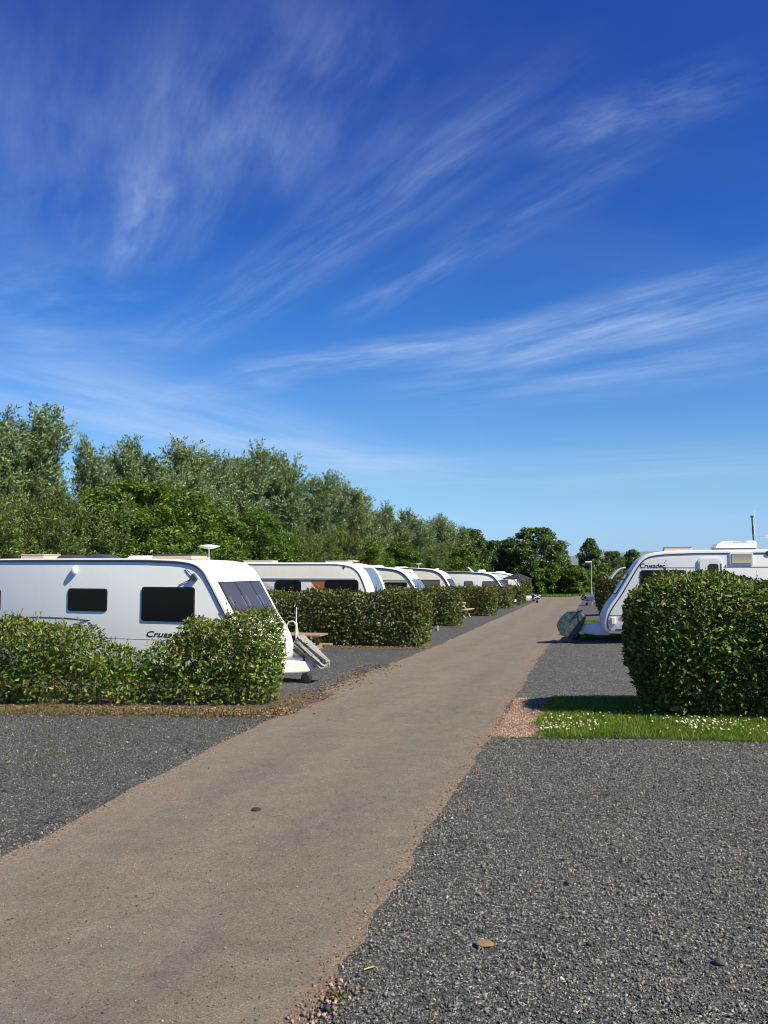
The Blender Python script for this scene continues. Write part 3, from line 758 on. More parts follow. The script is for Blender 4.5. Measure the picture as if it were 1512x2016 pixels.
def willow(seed, H, spread, leaf=(.15, .042), spires=3, n_leaf=42, bushy=1.0):
    r = np.random.default_rng(seed); st = MB(); O, D, S = [], [], []
    for s in range(spires):
        a = 2 * math.pi * s / spires + r.uniform(0, 1.5); tx, ty = math.cos(a) * spread * r.uniform(.3, .75), math.sin(a) * spread * r.uniform(.3, .75)
        hs = H * (1 if s == 0 else r.uniform(.78, .97))
        pts, rs = grow_stem(r, (r.normal(0, .12), r.normal(0, .12), -.1), (tx, ty, hs * .92), .09, .012, .08, 9); st.tube(pts, rs, 6, cap=False)
        pts = np.array(pts)
        nb = int(hs / .22)
        for k in range(nb):
            t = (k + r.uniform(0, 1)) / nb * .97 + .03; q = np.array([np.interp(t, np.linspace(0, 1, 9), pts[:, j]) for j in range(3)])
            rad = spread * .66 * bushy * (1 - t) ** .62 * (.55 + .45 * min(1, t / .22)) * r.uniform(.55, 1.15) + .12
            for _ in range(2):
                b = r.uniform(0, 2 * math.pi); e = q + np.array([math.cos(b) * rad, math.sin(b) * rad, rad * r.uniform(.25, .9)])
                if r.uniform() < .5:
                    p2, r2 = grow_stem(r, q, e, .014 * (1 - t) + .006, .003, .15, 4); st.tube(p2, r2, 4, cap=False)
                for _ in range(5):
                    f = r.uniform(.45, 1.05); o = q + (e - q) * f + r.normal(0, .12, 3)
                    d = unit(((e - q) / (np.linalg.norm(e - q) + 1e-6) * .38 + np.array([0, 0, 1.0]) + r.normal(0, .30, 3))[None])[0]
                    O.append(o); D.append(d); S.append(r.uniform(.35, .9) * (1.25 if t > .75 else 1))
    O, D, S = np.array(O), np.array(D), np.array(S); m = len(O)
    idx = np.repeat(np.arange(m), n_leaf); t = r.uniform(0, 1, len(idx))
    p = O[idx] + D[idx] * (S[idx] * t)[:, None] + r.normal(0, .035, (len(idx), 3)); p[:, 2] -= .12 * t ** 2 * S[idx]
    p[:, 2] = np.maximum(p[:, 2], .05)
    ax = D[idx] * .8 + r.normal(0, .5, p.shape)
    L = leaf[0] * r.uniform(.6, 1.3, len(p)); W = L * leaf[1] / leaf[0] * r.uniform(.8, 1.25, len(p))
    nrm = unit(r.normal(0, .8, p.shape) + np.array([0, 0, .5]) + unit(np.c_[p[:, :2], p[:, 2] * 0 + .01]) * .4)
    return leaves_mesh('crown', p, ax, nrm, L, W, .1, .15, True), st


def broadleaf(seed, H, Rw, base=.2, leaf=(.17, .10), clumps=95, per=330, shape='round', clump_r=.62):
    r = np.random.default_rng(seed); st = MB()
    pts, rs = grow_stem(r, (0, 0, -.1), (r.normal(0, .15), r.normal(0, .15), H * .8), .05 + H * .016, .02, .05, 8); st.tube(pts, rs, 8, cap=False); pts = np.array(pts)
    P_, N_ = [], []
    for c in range(clumps):
        u = r.uniform(0, 1); z = base * H + (1 - base) * H * (u ** .85); v = (z / H - base) / (1 - base)
        if shape == 'round': rad = Rw * math.sqrt(max(.02, 1 - ((v - .42) / .62) ** 2))
        elif shape == 'cone': rad = Rw * (1 - v) ** .75 * (1.0 + .25 * math.sin(v * 19)) + .2
        else: rad = Rw * (1 - v ** 2.2) ** .5 * (.7 + .3 * min(1, v / .15)) + .15
        a = r.uniform(0, 2 * math.pi); f = r.uniform(0, 1) ** .42
        z2 = min(z, H * .97)
        cen = np.array([math.cos(a) * rad * f, math.sin(a) * rad * f, z2])
        t = np.clip(z2 / H - .22, .05, .95); q = np.array([np.interp(t, np.linspace(0, .8, 8), pts[:, j]) for j in range(3)])
        if r.uniform() < .6:
            p2, r2 = grow_stem(r, q, cen, .012 * H * (1 - t) * .5 + .01, .006, .12, 5); st.tube(p2, r2, 5, cap=False)
        cr = clump_r * r.uniform(.6, 1.3) * (1 if v < .85 else .7); k = int(per * r.uniform(.6, 1.3))
        d = unit(r.normal(size=(k, 3))); rr = r.uniform(0, 1, k) ** .5
        q = d * (rr * cr)[:, None] * np.array([1, 1, .72]); q[:, 2] += .10 * cr * hnoise(q, seed + c, 1.5 / cr, 2)
        P_.append(cen + q); N_.append(d * .5)
    p = np.concatenate(P_); nn = np.concatenate(N_); p[:, 2] = np.maximum(p[:, 2], .05)
    nrm = unit(nn + np.array([0, 0, .55]) + r.normal(0, .5, p.shape))
    ax = np.cross(nrm, r.normal(size=p.shape)) + nn * .5 + np.array([0, 0, -.1])
    L = leaf[0] * r.uniform(.6, 1.35, len(p)); W = L * leaf[1] / leaf[0] * r.uniform(.8, 1.2, len(p))
    return leaves_mesh('crown', p, ax, nrm, L, W, .12, .15, True), st


PROTO = {}
def tree(kind, name, loc, H, label, group, rz=0, widen=1.0, cat='tree'):
    """kind -> prototype mesh pair; scaled to height H"""
    crown, trunk, H0, cm, tm = PROTO[kind]
    s = H / H0
    root = empty(name, (loc[0], loc[1], float(g(loc[0], loc[1]))), rz, label, cat, group); root.scale = (s * widen, s * widen, s)
    obj('crown', crown, cm, root); obj('trunk', trunk, tm, root)
    return root


for k, (sd_, sp, spr, nl) in enumerate(((101, 1.5, 5, 36), (102, 1.65, 6, 32), (103, 1.4, 5, 36), (104, 1.7, 6, 32))):
    c, s = willow(sd_, 8.0, sp, spires=spr, n_leaf=nl); PROTO['willow%d' % k] = (c, s.mesh('trunk'), 8.0, WILLOW, M_BARK)
for k, sd_ in enumerate((111, 112, 113)):
    c, s = broadleaf(sd_, 5.5, 1.7, .06, (.13, .058), 190, 170, 'bush', .42); PROTO['bush%d' % k] = (c, s.mesh('trunk'), 5.5, GREENL, M_PALEBARK)
for k, sd_ in enumerate((117, 118)):
    c, s = willow(sd_, 5.5, 1.7, (.13, .034), 5, 34, 1.15); PROTO['sallow%d' % k] = (c, s.mesh('trunk'), 5.5, OLIVEL, M_PALEBARK)
c, s = broadleaf(121, 7.5, 3.3, .12, (.22, .12), 230, 150, 'round', .52); PROTO['round0'] = (c, s.mesh('trunk'), 7.5, DARKL, M_PALEBARK)
c, s = broadleaf(122, 7.5, 2.9, .05, (.22, .12), 230, 140, 'bush', .52); PROTO['round1'] = (c, s.mesh('trunk'), 7.5, DARKL, M_BARK)
c, s = broadleaf(123, 7.5, 2.9, .04, (.22, .11), 240, 140, 'cone', .46); PROTO['cone0'] = (c, s.mesh('trunk'), 7.5, DARKL, M_BARK)
c, s = broadleaf(124, 4.0, 1.4, .05, (.20, .13), 60, 200, 'bush', .55); PROTO['shrub0'] = (c, s.mesh('trunk'), 4.0, GREENL, M_PALEBARK)


def by_px(px, wx, top=None):
    """world position on the pixel column px at lateral world x = wx, and height so that the crown reaches row top"""
    d = ray(px, 1117); t = wx / d[0]; y = d[1] * t
    if top is None: return (wx, y), None
    d2 = ray(px, top); k = (wx / d2[0]); z = EYE + d2[2] * k
    return (wx, y), z - float(g(wx, y))


GW = 'row of trees behind the left caravans'
rowx = lambda px: np.interp(px, [-300, 0, 300, 600, 900], [-20.5, -20, -20, -19, -16.5])
for (px, top, kind, lab) in [
    (-150, 850, 'willow1', 'willow just beyond the left edge of the picture'),
    (-50, 815, 'willow0', 'feathery willow cut by the left edge behind the tallest leftmost crown'),
    (32, 805, 'willow2', 'tallest feathery willow, near the left edge above the caravan roof'),
    (78, 935, 'willow3', 'willow shoulder sloping down right of the tallest willow at the left edge'),
    (200, 880, 'willow0', 'slender willow top above the small window of the nearest caravan'),
    (272, 880, 'willow2', 'pointed willow crown above the gap between the nearest caravan windows'),
    (335, 900, 'willow1', 'lower willow crown above the large window of the nearest caravan'),
    (388, 880, 'willow3', 'broad willow crown directly above the dish of the nearest caravan'),
    (455, 885, 'willow0', 'dense willow crown above the curved roof nose of the nearest caravan'),
    (540, 893, 'willow2', 'silvery willow crown ending the high part of the tree row'),
    (620, 938, 'willow1', 'silvery round willow above the orange panel of the second caravan'),
    (690, 958, 'willow3', 'willow above the striped nose of the second caravan'),
    (730, 998, 'willow0', 'narrow willow stepping down right of the striped caravan nose'),
    (775, 1018, 'willow2', 'willow above the pale green caravan roof'),
    (822, 1008, 'willow1', 'pointed far willow above the beige caravan roof'),
    (862, 1018, 'willow3', 'pale grey willow above the round dish of the beige caravan'),
    (890, 1036, 'willow0', 'last pale willow at the right end of the tree row')]:
    (xy, H) = by_px(px, float(rowx(px)), top)
    tree(kind, 'willow_tree', xy, H * 1.02, lab, GW, rng.uniform(0, 6.28), (1.05 if px in (78, 200) else 1.3) if px < 700 else 1.35)
for (px, top, kind, lab) in [
    (-60, 985, 'sallow0', 'olive bush filling the left edge below the tall willow'),
    (70, 965, 'sallow1', 'olive sallow bush below the tallest willow at the left edge'),
    (150, 980, 'sallow0', 'olive bush in the dip right of the tallest willow'),
    (205, 965, 'bush0', 'bright green leafy bush behind the small window of the nearest caravan'),
    (275, 950, 'bush1', 'bright green leafy tree with pale bare stems above the roof vents'),
    (345, 962, 'bush2', 'bright green bush left of the dish on the nearest caravan'),
    (415, 1000, 'bush0', 'green leafy bush just right of the dish on the nearest caravan'),
    (505, 1010, 'bush2', 'dark green bush above the front window of the nearest caravan'),
    (590, 1040, 'sallow1', 'olive bush above the first window of the second caravan'),
    (665, 1045, 'sallow0', 'olive bush behind the roof dish of the second caravan'),
    (725, 1065, 'bush1', 'green bush behind the gap after the second caravan'),
    (790, 1068, 'bush0', 'leafy bush behind the pale green caravan'),
    (850, 1075, 'sallow1', 'olive bush behind the beige caravan'),
    (905, 1080, 'bush2', 'leafy bush behind the silver white caravan')]:
    (xy, H) = by_px(px, float(rowx(px)) + 2.9, top)
    tree(kind, 'leafy_bush', xy, H, lab, 'bushes under the tree row', rng.uniform(0, 6.28), 1.25)


def at_y(px, y, top):
    q = col_at_y(px, top, y); return (q.x, y), q.z - float(g(q.x, y))


GF = 'trees beyond the end of the lane'
for (px, y, top, kind, wd, lab) in [
    (925, 98, 1046, 'round1', 1.0, 'dark round tree at the right end of the willow row'),
    (968, 99, 1068, 'round0', .9, 'dark tree sloping down beside the last willow'),
    (1000, 94, 1066, 'round1', .7, 'small dark tree left of the big round tree at the lane end'),
    (1052, 93, 1044, 'round0', 1.12, 'largest round tree at the end of the lane with pale trunk'),
    (1095, 96, 1072, 'round1', .85, 'dark tree tucked behind the right side of the largest round tree'),
    (1162, 94, 1064, 'cone0', 1.0, 'dark layered pointed tree behind the lamp post'),
    (1205, 100, 1088, 'round0', .8, 'lower tree right of the pointed tree'),
    (1245, 104, 1085, 'round1', .8, 'pale distant tree behind the nose of the right caravan'),
    (880, 104, 1060, 'round0', .9, 'dark tree behind the last willows')]:
    xy, H = at_y(px, y, top)
    tree(kind, 'round_tree' if kind != 'cone0' else 'pointed_tree', xy, H * 1.03, lab, GF, rng.uniform(0, 6.28), wd)
for (px, y, top, lab) in [
    (1060, 90.5, 1120, 'small bright shrub under the largest round tree'), (1035, 91, 1128, 'shrub left of the pale trunk at the lane end'),
    (1088, 91, 1110, 'yellow green shrub right of the pale trunk at the lane end'), (1118, 91.5, 1122, 'dark shrub between the round tree and the pointed tree'),
    (1136, 90, 1118, 'young yellow green sapling left of the lamp post'), (1160, 91.5, 1125, 'shrub at the foot of the pointed tree'),
    (1010, 91, 1135, 'shrub behind the black parasol'), (985, 92, 1125, 'shrub behind the roofs left of the black parasol'),
    (1200, 92, 1120, 'shrub behind the hedge beside the lamp post'), (945, 92, 1110, 'shrub behind the silver white caravan roof')]:
    xy, H = at_y(px, y, top); o = tree('shrub0', 'shrub', xy, H, lab, 'shrubs at the end of the lane', rng.uniform(0, 6.28), 1.1, 'shrub')


# ------------------------------------------------------------------ caravans
M_WHITE = painted('white_gelcoat', (.80, .80, .79), .32, .10)
M_SIDEW = painted('white_side_panel', (.77, .78, .765), .38, .10)
M_SIDES = painted('silver_side_panel', (.73, .755, .745), .40, .08)
M_CREAM = painted('cream_side_panel', (.76, .73, .66), .4, .16)
M_PALEG = painted('pale_green_panel', (.66, .68, .58), .4, .16)
M_BEIGE = painted('beige_side_panel', (.70, .64, .57), .4, .16)
M_PLAST = mat('white_plastic', (.78, .78, .76), .4)
M_TRIM = mat('dark_trim', (.045, .05, .065), .45)
M_TRIMG = mat('grey_trim', (.17, .19, .24), .4)
M_RUBBER = mat('black_rubber', (.018, .018, .02), .55)
M_BLACK = mat('black_plastic', (.012, .012, .014), .4)
M_GLASS = mat('dark_acrylic', (.010, .011, .013), .10, .35)
M_BGLASS = mat('tinted_front_acrylic', (.060, .062, .085), .12, .35)
M_CURTAIN = mat('curtained_pane', (.14, .125, .14), .3)
M_GREYL = mat('grey_line', (.33, .35, .38), .5)
M_ALU = mat('aluminium', (.62, .63, .65), .3, .5, .8)
M_STEEL = mat('galvanised_steel', (.42, .44, .46), .45, .5, .6)
M_DKSTEEL = mat('dark_steel', (.06, .06, .065), .5, .5, .5)
M_BLIND = mat('louvre_beige', (.46, .42, .34), .6)
M_ORANGE = mat('orange_lens', (.75, .12, .02), .2)
M_RED = mat('red_lens', (.5, .02, .02), .2)
M_OPANEL = painted('orange_red_panel', (.50, .13, .045), .45, .12)
M_BLUEP = painted('blue_band', (.12, .17, .28), .4, .15)
M_SKYL = mat('aged_rooflight', (.47, .38, .29), .5)
M_SMOKE = mat('smoked_dome', (.05, .055, .07), .15)
M_TYRE = mat('tyre_rubber', (.02, .02, .02), .8)
M_CLEAR = mat('lamp_lens', (.75, .74, .66), .25)


def catmull(pts, k=6):
    p = [Vector(q) for q in pts]; out = []
    for i in range(len(p) - 1):
        p0, p1, p2, p3 = p[max(i - 1, 0)], p[i], p[i + 1], p[min(i + 2, len(p) - 1)]
        for j in range(k):
            t = j / k
            out.append(.5 * ((2 * p1) + (p2 - p0) * t + (2 * p0 - 5 * p1 + 4 * p2 - p3) * t * t + (3 * p1 - p0 - 3 * p2 + p3) * t ** 3))
    out.append(p[-1]); return [(v.x, v.y) for v in out]


PROF_A = [(.16, .30), (.04, .38), (0, .56), (.04, .82), (.18, 1.10), (.38, 1.38), (.62, 1.78), (.83, 2.13), (.98, 2.34), (1.2, 2.50), (1.55, 2.575), (2.1, 2.605), (3, 2.62),
          (6.6, 2.62), (7.15, 2.56), (7.42, 2.40), (7.54, 2.1), (7.6, 1.2), (7.58, .45), (7.5, .30)]
PROF_B = [(.10, .34), (.02, .42), (0, .62), (.02, 1.0), (.10, 1.35), (.22, 1.75), (.36, 2.10), (.52, 2.35), (.78, 2.52), (1.2, 2.60), (1.8, 2.62), (3, 2.62),
          (5.6, 2.62), (6.0, 2.55), (6.2, 2.4), (6.3, 2.0), (6.32, 1.2), (6.3, .45), (6.24, .34)]
PROF_C = [(.14, .34), (.03, .42), (0, .65), (.05, 1.0), (.2, 1.35), (.42, 1.75), (.66, 2.10), (.92, 2.33), (1.3, 2.48), (1.9, 2.56), (2.8, 2.61), (3.4, 2.62),
          (5.4, 2.60), (5.8, 2.52), (6.0, 2.36), (6.08, 2.0), (6.1, 1.2), (6.08, .45), (6.0, .34)]


class Caravan:
    def __init__(s, label, loc, rz, prof, side, body_mat, W=2.26, H=2.62, bow=.13, trim=M_TRIM, trim_in=.06, trim_r=.022, group='touring caravans on the pitches', front_mat=None):
        s.W, s.side, s.bow = W, side, bow; k = H / 2.62
        z = float(g(loc[0], loc[1]))
        s.root = empty('caravan', (loc[0], loc[1], z), rz, label, 'caravan', group)
        s.M = Matrix.Translation((loc[0], loc[1], z)) @ Matrix.Rotation(rz, 4, 'Z'); s.Mi = s.M.inverted()
        s.prof = [(a, b * k) for a, b in catmull(prof)]; s.H = H
        zz = [q for q in s.prof if q[0] < 2.2]; top = max(range(len(zz)), key=lambda i: zz[i][1]); zz = zz[:top + 1]
        lo = min(range(len(zz)), key=lambda i: zz[i][1]); zz = zz[lo:]
        s.fz = np.array([q[1] for q in zz]); s.fs = np.array([q[0] for q in zz])
        # shell: lofted across the width, rounded side edges, bowed nose
        ys = [(-W / 2, .045), (-W / 2 + .012, .014), (-W / 2 + .045, 0), (-W * .36, 0), (-W * .24, 0), (-W * .12, 0), (0, 0)]
        ys = ys + [(-a, b) for a, b in ys[-2::-1]]
        n = len(s.prof); pr = np.array(s.prof); tn = np.roll(pr, -1, 0) - np.roll(pr, 1, 0); tn /= np.linalg.norm(tn, axis=1)[:, None]
        inn = np.c_[tn[:, 1], -tn[:, 0]]                       # inward normal of the outline (front, up, over, down)
        V = []
        for y, ins in ys:
            for (a, b), nn in zip(pr, inn):
                sa, sb = a + nn[0] * ins, b + nn[1] * ins
                V.append((-sa + s.bowx(a, y), y, sb))
        F = []
        for i in range(len(ys) - 1):
            for j in range(n):
                F.append((i * n + j, i * n + (j + 1) % n, (i + 1) * n + (j + 1) % n, (i + 1) * n + j))
        mb = MB().add(V, F + [tuple(range(n))[::-1], tuple((len(ys) - 1) * n + j for j in range(n))])
        s.body = mb.build('body', body_mat, s.root, smooth=True, angle=38)
        if front_mat is not None:                              # front, roof and rear skin in their own colour
            s.body.data.materials.append(front_mat)
            for p in s.body.data.polygons:
                if abs(p.normal.y) < .75 and len(p.vertices) == 4: p.material_index = 1
        # edge trim on both sides
        for sg in (-1, 1):
            pts = [(-(a + nn[0] * trim_in), sg * (W / 2 + .002), b + nn[1] * trim_in) for (a, b), nn in zip(pr, inn)]
            MB().tube(pts, trim_r, 6).build('edge_trim', trim, s.root, smooth=True)
        # plain dark underfloor box, added to block light under the body; wheels
        MB().box((-3.3, 0, .29), (5.6, 1.7, .16)).build('chassis_light_block', M_DKSTEEL, s.root)
        for sg in (-1, 1):
            rot = Matrix.Rotation(R(90), 3, 'X')
            t = MB().lathe([(.20, -.09), (.29, -.09), (.325, -.05), (.325, .05), (.29, .09), (.20, .09)], 24, (-3.6, sg * (W / 2 - .22), .325), rot).build('tyre', M_TYRE, None, True)
            wroot = MB().lathe([(.04, -.06), (.21, -.075), (.21, .075), (.04, .06)], 20, (-3.6, sg * (W / 2 - .22), .325), rot).build('wheel', M_ALU, s.root, True)
            t.parent = wroot
    def bowx(s, a, y):
        t = min(max(a / 1.7, 0), 1); w = 1 - t * t * (3 - 2 * t)
        return s.bow * w * (1 - (2 * y / s.W) ** 2)
    def px(s, x, y, off=0.0, plane=None):
        """local (x, z) where the pixel's ray meets the near side wall (or local plane y)"""
        d = ray(x, y); o = s.Mi @ Vector((0, 0, EYE)); dv = s.Mi.to_3x3() @ Vector(d)
        yp = s.side * s.W / 2 if plane is None else plane
        t = (yp - o.y) / dv.y; q = o + dv * t
        return q.x, q.z
    def pxr(s, x0, y0, x1, y1):
        a = s.px(x0, y0); b = s.px(x1, y1)
        return min(a[0], b[0]), max(a[0], b[0]), min(a[1], b[1]), max(a[1], b[1])
    def fn(s):
        return lambda a, b, d: (a, s.side * (s.W / 2 + d), b)
    def plate(s, name, rect, d0, d1, material, r=.03, parent=None):
        return MB().prism(rrect(*rect, r), s.fn(), d0, d1).build(name, material, parent or s.root, smooth=True, angle=30)
    def poly(s, name, pts, d0, d1, material, parent=None):
        return MB().prism(pts, s.fn(), d0, d1).build(name, material, parent or s.root)
    def window(s, rect, pane=M_GLASS, frame=M_RUBBER, r=.06, b=.03, name='window'):
        a0, a1, b0, b1 = rect
        f = s.plate(name, rect, -.01, .016, frame, r)
        s.plate('pane', (a0 + b, a1 - b, b0 + b, b1 - b), .0, .028, pane, max(r - b, .02), f)
        return f
    def patch(s, name, y0, y1, z0, z1, off, material, parent=None, ny=10, nz=8, th=.02, r=0.0):
        zs = np.linspace(z0, z1, nz); yv = np.linspace(y0, y1, ny); V = []
        for lay in (off, off - th):
            for z_ in zs:
                a = np.interp(z_, s.fz, s.fs); da = (np.interp(z_ + .02, s.fz, s.fs) - np.interp(z_ - .02, s.fz, s.fs)) / .04
                nl = math.hypot(1, da); nx, nz_ = 1 / nl, da / nl
                for y in yv: V.append((-a + s.bowx(a, y) + nx * lay, y, z_ + nz_ * lay))
        F = []; N_ = nz * ny
        for i in range(nz - 1):
            for j in range(ny - 1):
                q = (i * ny + j, i * ny + j + 1, (i + 1) * ny + j + 1, (i + 1) * ny + j); F += [q, tuple(N_ + t for t in q[::-1])]
        for i in range(nz - 1):
            for j in (0, ny - 1):
                F.append((i * ny + j, (i + 1) * ny + j, N_ + (i + 1) * ny + j, N_ + i * ny + j))
        for j in range(ny - 1):
            for i in (0, nz - 1):
                F.append((i * ny + j, i * ny + j + 1, N_ + i * ny + j + 1, N_ + i * ny + j))
        return MB().add(V, F).build(name, material, parent or s.root, smooth=True, angle=40)
    def front_window(s, z0, z1, yw, pane=M_BGLASS, mull=(-.36, .36), handles=True):
        f = s.patch('front_window', -yw, yw, z0, z1, .012, M_RUBBER)
        ed = [-yw] + [m * yw for m in mull] + [yw]
        for a, b in zip(ed[:-1], ed[1:]):
            s.patch('pane', a + .022, b - .022, z0 + .025, z1 - .025, .020, pane, f)
        if handles:
            for m in (ed[0] + .09, ed[1] - .07, ed[1] + .10, ed[2] - .07, ed[2] + .08):
                za = z0 + (z1 - z0) * .30; zb = z0 + (z1 - z0) * .58
                s.patch('window_stay', m, m + .022, za, zb, .034, M_ALU, f, 2, 4)
        return f
    def lettering(s, text, rect, material, name='lettering', shear=.25, bold=.012, depth=.002, d=.004):
        a0, a1, b0, b1 = rect
        cu = bpy.data.curves.new(name, 'FONT'); cu.body = text; cu.size = 1; cu.shear = shear; cu.extrude = .01; cu.offset = bold
        to = bpy.data.objects.new('tmp', cu); COL.objects.link(to); bpy.context.view_layer.update()
        me = bpy.data.meshes.new_from_object(to.evaluated_get(bpy.context.evaluated_depsgraph_get())); bpy.data.objects.remove(to)
        co = np.array([v.co[:] for v in me.vertices]); mn, mx = co.min(0), co.max(0)
        k = (co - mn) / (mx - mn)
        u = k[:, 0] if s.side < 0 else 1 - k[:, 0]
        new = np.c_[a0 + (a1 - a0) * u, s.side * (s.W / 2 + d + depth * (k[:, 2] - .0) * 1.0), b0 + (b1 - b0) * k[:, 1]]
        me.vertices.foreach_set('co', new.astype(np.float32).ravel()); me.update()
        return obj(name, me, material, s.root)
    def roof_z(s, x):
        pts = sorted([q for q in s.prof if q[1] > s.H * .8]); return float(np.interp(-x, [q[0] for q in pts], [q[1] for q in pts]))
    def roof_box(s, name, x, y, lx, ly, h, material, bevel=.03, lid=None, taper=.8):
        z0 = self_z = s.roof_z(x) - .015; m = MB()
        vs = [(x + i * lx / 2, y + j * ly / 2, z0) for i, j in ((-1, -1), (1, -1), (1, 1), (-1, 1))] + [(x + i * lx / 2 * taper, y + j * ly / 2 * taper, z0 + h) for i, j in ((-1, -1), (1, -1), (1, 1), (-1, 1))]
        m.add(vs, [(3, 2, 1, 0), (4, 5, 6, 7), (0, 1, 5, 4), (1, 2, 6, 5), (2, 3, 7, 6), (3, 0, 4, 7)])
        o = m.build(name, material, s.root, bevel=bevel)
        if lid is not None:
            MB().box((x, y, z0 + h + .012), (lx * taper * 1.04, ly * taper * 1.04, .03)).build('lid', lid, o, bevel=.012)
        return o
    def dish(s, x, y, mast, r, material=M_PLAST):
        z = s.roof_z(x); m = MB().tube([(x, y, z - .02), (x, y, z + mast)], .018, 8).build('tv_antenna', M_PLAST, s.root, True)
        MB().lathe([(.03, -.05), (r * .55, -.03), (r, .005), (r * .98, .02), (r * .5, .045), (.02, .055)], 24, (x, y, z + mast)).build('dish', material, m, True)
        return m
    def hitch(s, length=1.0, z0=.22, z1=.48, w0=.95, material=M_WHITE, jockey=.80, fair=.62):
        m = MB(); x0 = -.04 + s.bow; x1 = x0 + length * fair
        vs = []
        for x, w, a, b in ((x0 - .25, w0, z0, z1), (x0 + .1, w0, z0, z1), (x1 - .12, .42, z0 + .03, z1), (x1, .30, z0 + .06, z1 - .06)):
            vs += [(x, -w / 2, a), (x, w / 2, a), (x, w / 2 * .92, b), (x, -w / 2 * .92, b)]
        F = [(0, 1, 2, 3), (15, 14, 13, 12)]
        for i in range(3):
            for j in range(4): F.append((i * 4 + j, i * 4 + (j + 1) % 4, i * 4 + 4 + (j + 1) % 4, i * 4 + 4 + j))
        f = m.add(vs, F).build('hitch_fairing', material, s.root, bevel=.03)
        MB().bar((x1 - .1, 0, .36), (x1 + length * .24, 0, .40), .07, .09).tube([(x1 + length * .16, 0, .42), (x1 + length * .28, 0, .41)], [.05, .045], 10).build('hitch_coupling', M_DKSTEEL, s.root, bevel=.008)
        jx = x0 + jockey
        MB().tube([(jx - .06, -.16, .20), (jx - .06, -.16, .82)], .026, 8).tube([(jx - .06, -.16, .80), (jx + .02, -.16, .84)], .012, 6).build('jockey_post', M_DKSTEEL, s.root, True)
        rot = Matrix.Rotation(R(90), 3, 'X')
        jw = MB().lathe([(.03, -.05), (.09, -.05), (.115, -.03), (.115, .03), (.09, .05), (.03, .05)], 18, (jx, -.16, .115), rot).build('jockey_wheel', M_TYRE, s.root, True)
        MB().lathe([(.015, -.055), (.05, -.056), (.05, .056), (.015, .055)], 12, (jx, -.16, .115), rot).build('rim', M_TYRE, jw, True)


# ---- nearest left caravan
C1 = Caravan('nearest white caravan on the left, silver sides, dark tinted front window, dish on the roof', (-6.94, 16.75), R(-4), PROF_A, -1, M_SIDES, front_mat=M_WHITE, trim=M_TRIM, trim_in=.055, trim_r=.026)
C1.front_window(1.37, 2.12, .93)
C1.window(C1.pxr(280, 1155, 383, 1225)); C1.window(C1.pxr(135, 1158, 211, 1204)); C1.window(C1.pxr(-95, 1159, 1, 1204))
xa, za = C1.px(148, 1124)
lamp = MB().lathe([(.09, 0), (.085, .05), (.06, .085), (.02, .095)], 18, (xa, -C1.W / 2, za + .01), Matrix.Rotation(R(90), 3, 'X') @ Matrix.Diagonal((.75, 1.1, 1)).to_3x3()).build('wall_lamp', M_PLAST, C1.root, True)
# folded awning bracket near the roof corner, thin rods
xa, za = C1.px(384, 1137); xb, zb = C1.px(352, 1152); xc, zc = C1.px(366, 1119)
br = MB().box((xa, -C1.W / 2 - .04, za), (.10, .07, .15), Matrix.Rotation(R(-38), 3, 'Y')).build('bracket', M_TRIM, C1.root, bevel=.01)
MB().tube([(xa, -C1.W / 2 - .02, za), (xb, -C1.W / 2 - .012, zb)], .008, 5).tube([(xa, -C1.W / 2 - .02, za), (xc, -C1.W / 2 - .012, zc)], .007, 5).build('rod', M_DKSTEEL, br)
r_ = C1.pxr(-400, 1236.5, 420, 1238); C1.poly('panel_seam', [(r_[0], r_[2]), (r_[1], r_[2]), (r_[1], r_[2] + .008), (r_[0], r_[2] + .008)], 0, .003, M_GREYL)
C1.lettering('Crusader', C1.pxr(289, 1242, 372, 1256), M_BLACK)
q = [C1.px(*p) for p in ((60, 1214), (130, 1216), (178, 1221), (150, 1230), (145, 1228), (168, 1222), (130, 1218.5), (60, 1216))]
C1.poly('side_stripe', q, 0, .004, M_TRIM)
C1.roof_box('roof_light', -2.15, -.25, 1.05, .7, .10, M_SKYL, .015, M_TRIM, .93)
C1.roof_box('roof_light', -3.35, .1, .62, .5, .09, M_PLAST, .03)
C1.roof_box('roof_light', -4.25, -.2, .6, .6, .115, M_SMOKE, .05, None, .7)
C1.roof_box('roof_light', -5.0, -.3, .6, .6, .10, M_SMOKE, .05, None, .7)
C1.roof_box('roof_light', -6.0, -.2, .7, .6, .10, M_SKYL, .015, M_SKYL, .93)
C1.dish(-1.72, .25, .30, .25)
C1.hitch(1.05, .20, .47, fair=.86)
# grab handle at the lower front corner
MB().tube([(-.20, .80, 1.16), (-.10, .82, 1.14), (-.02, .84, 1.0), (-.08, .85, .90)], .014, 6).build('grab_handle', M_PLAST, C1.root, True)
MB().tube([(-.20, -.80, 1.16), (-.10, -.82, 1.14), (-.02, -.84, 1.0), (-.08, -.85, .90)], .014, 6).build('grab_handle', M_PLAST, C1.root, True)
C1.patch('locker_lid', -.78, .78, .62, 1.12, .006, M_WHITE)

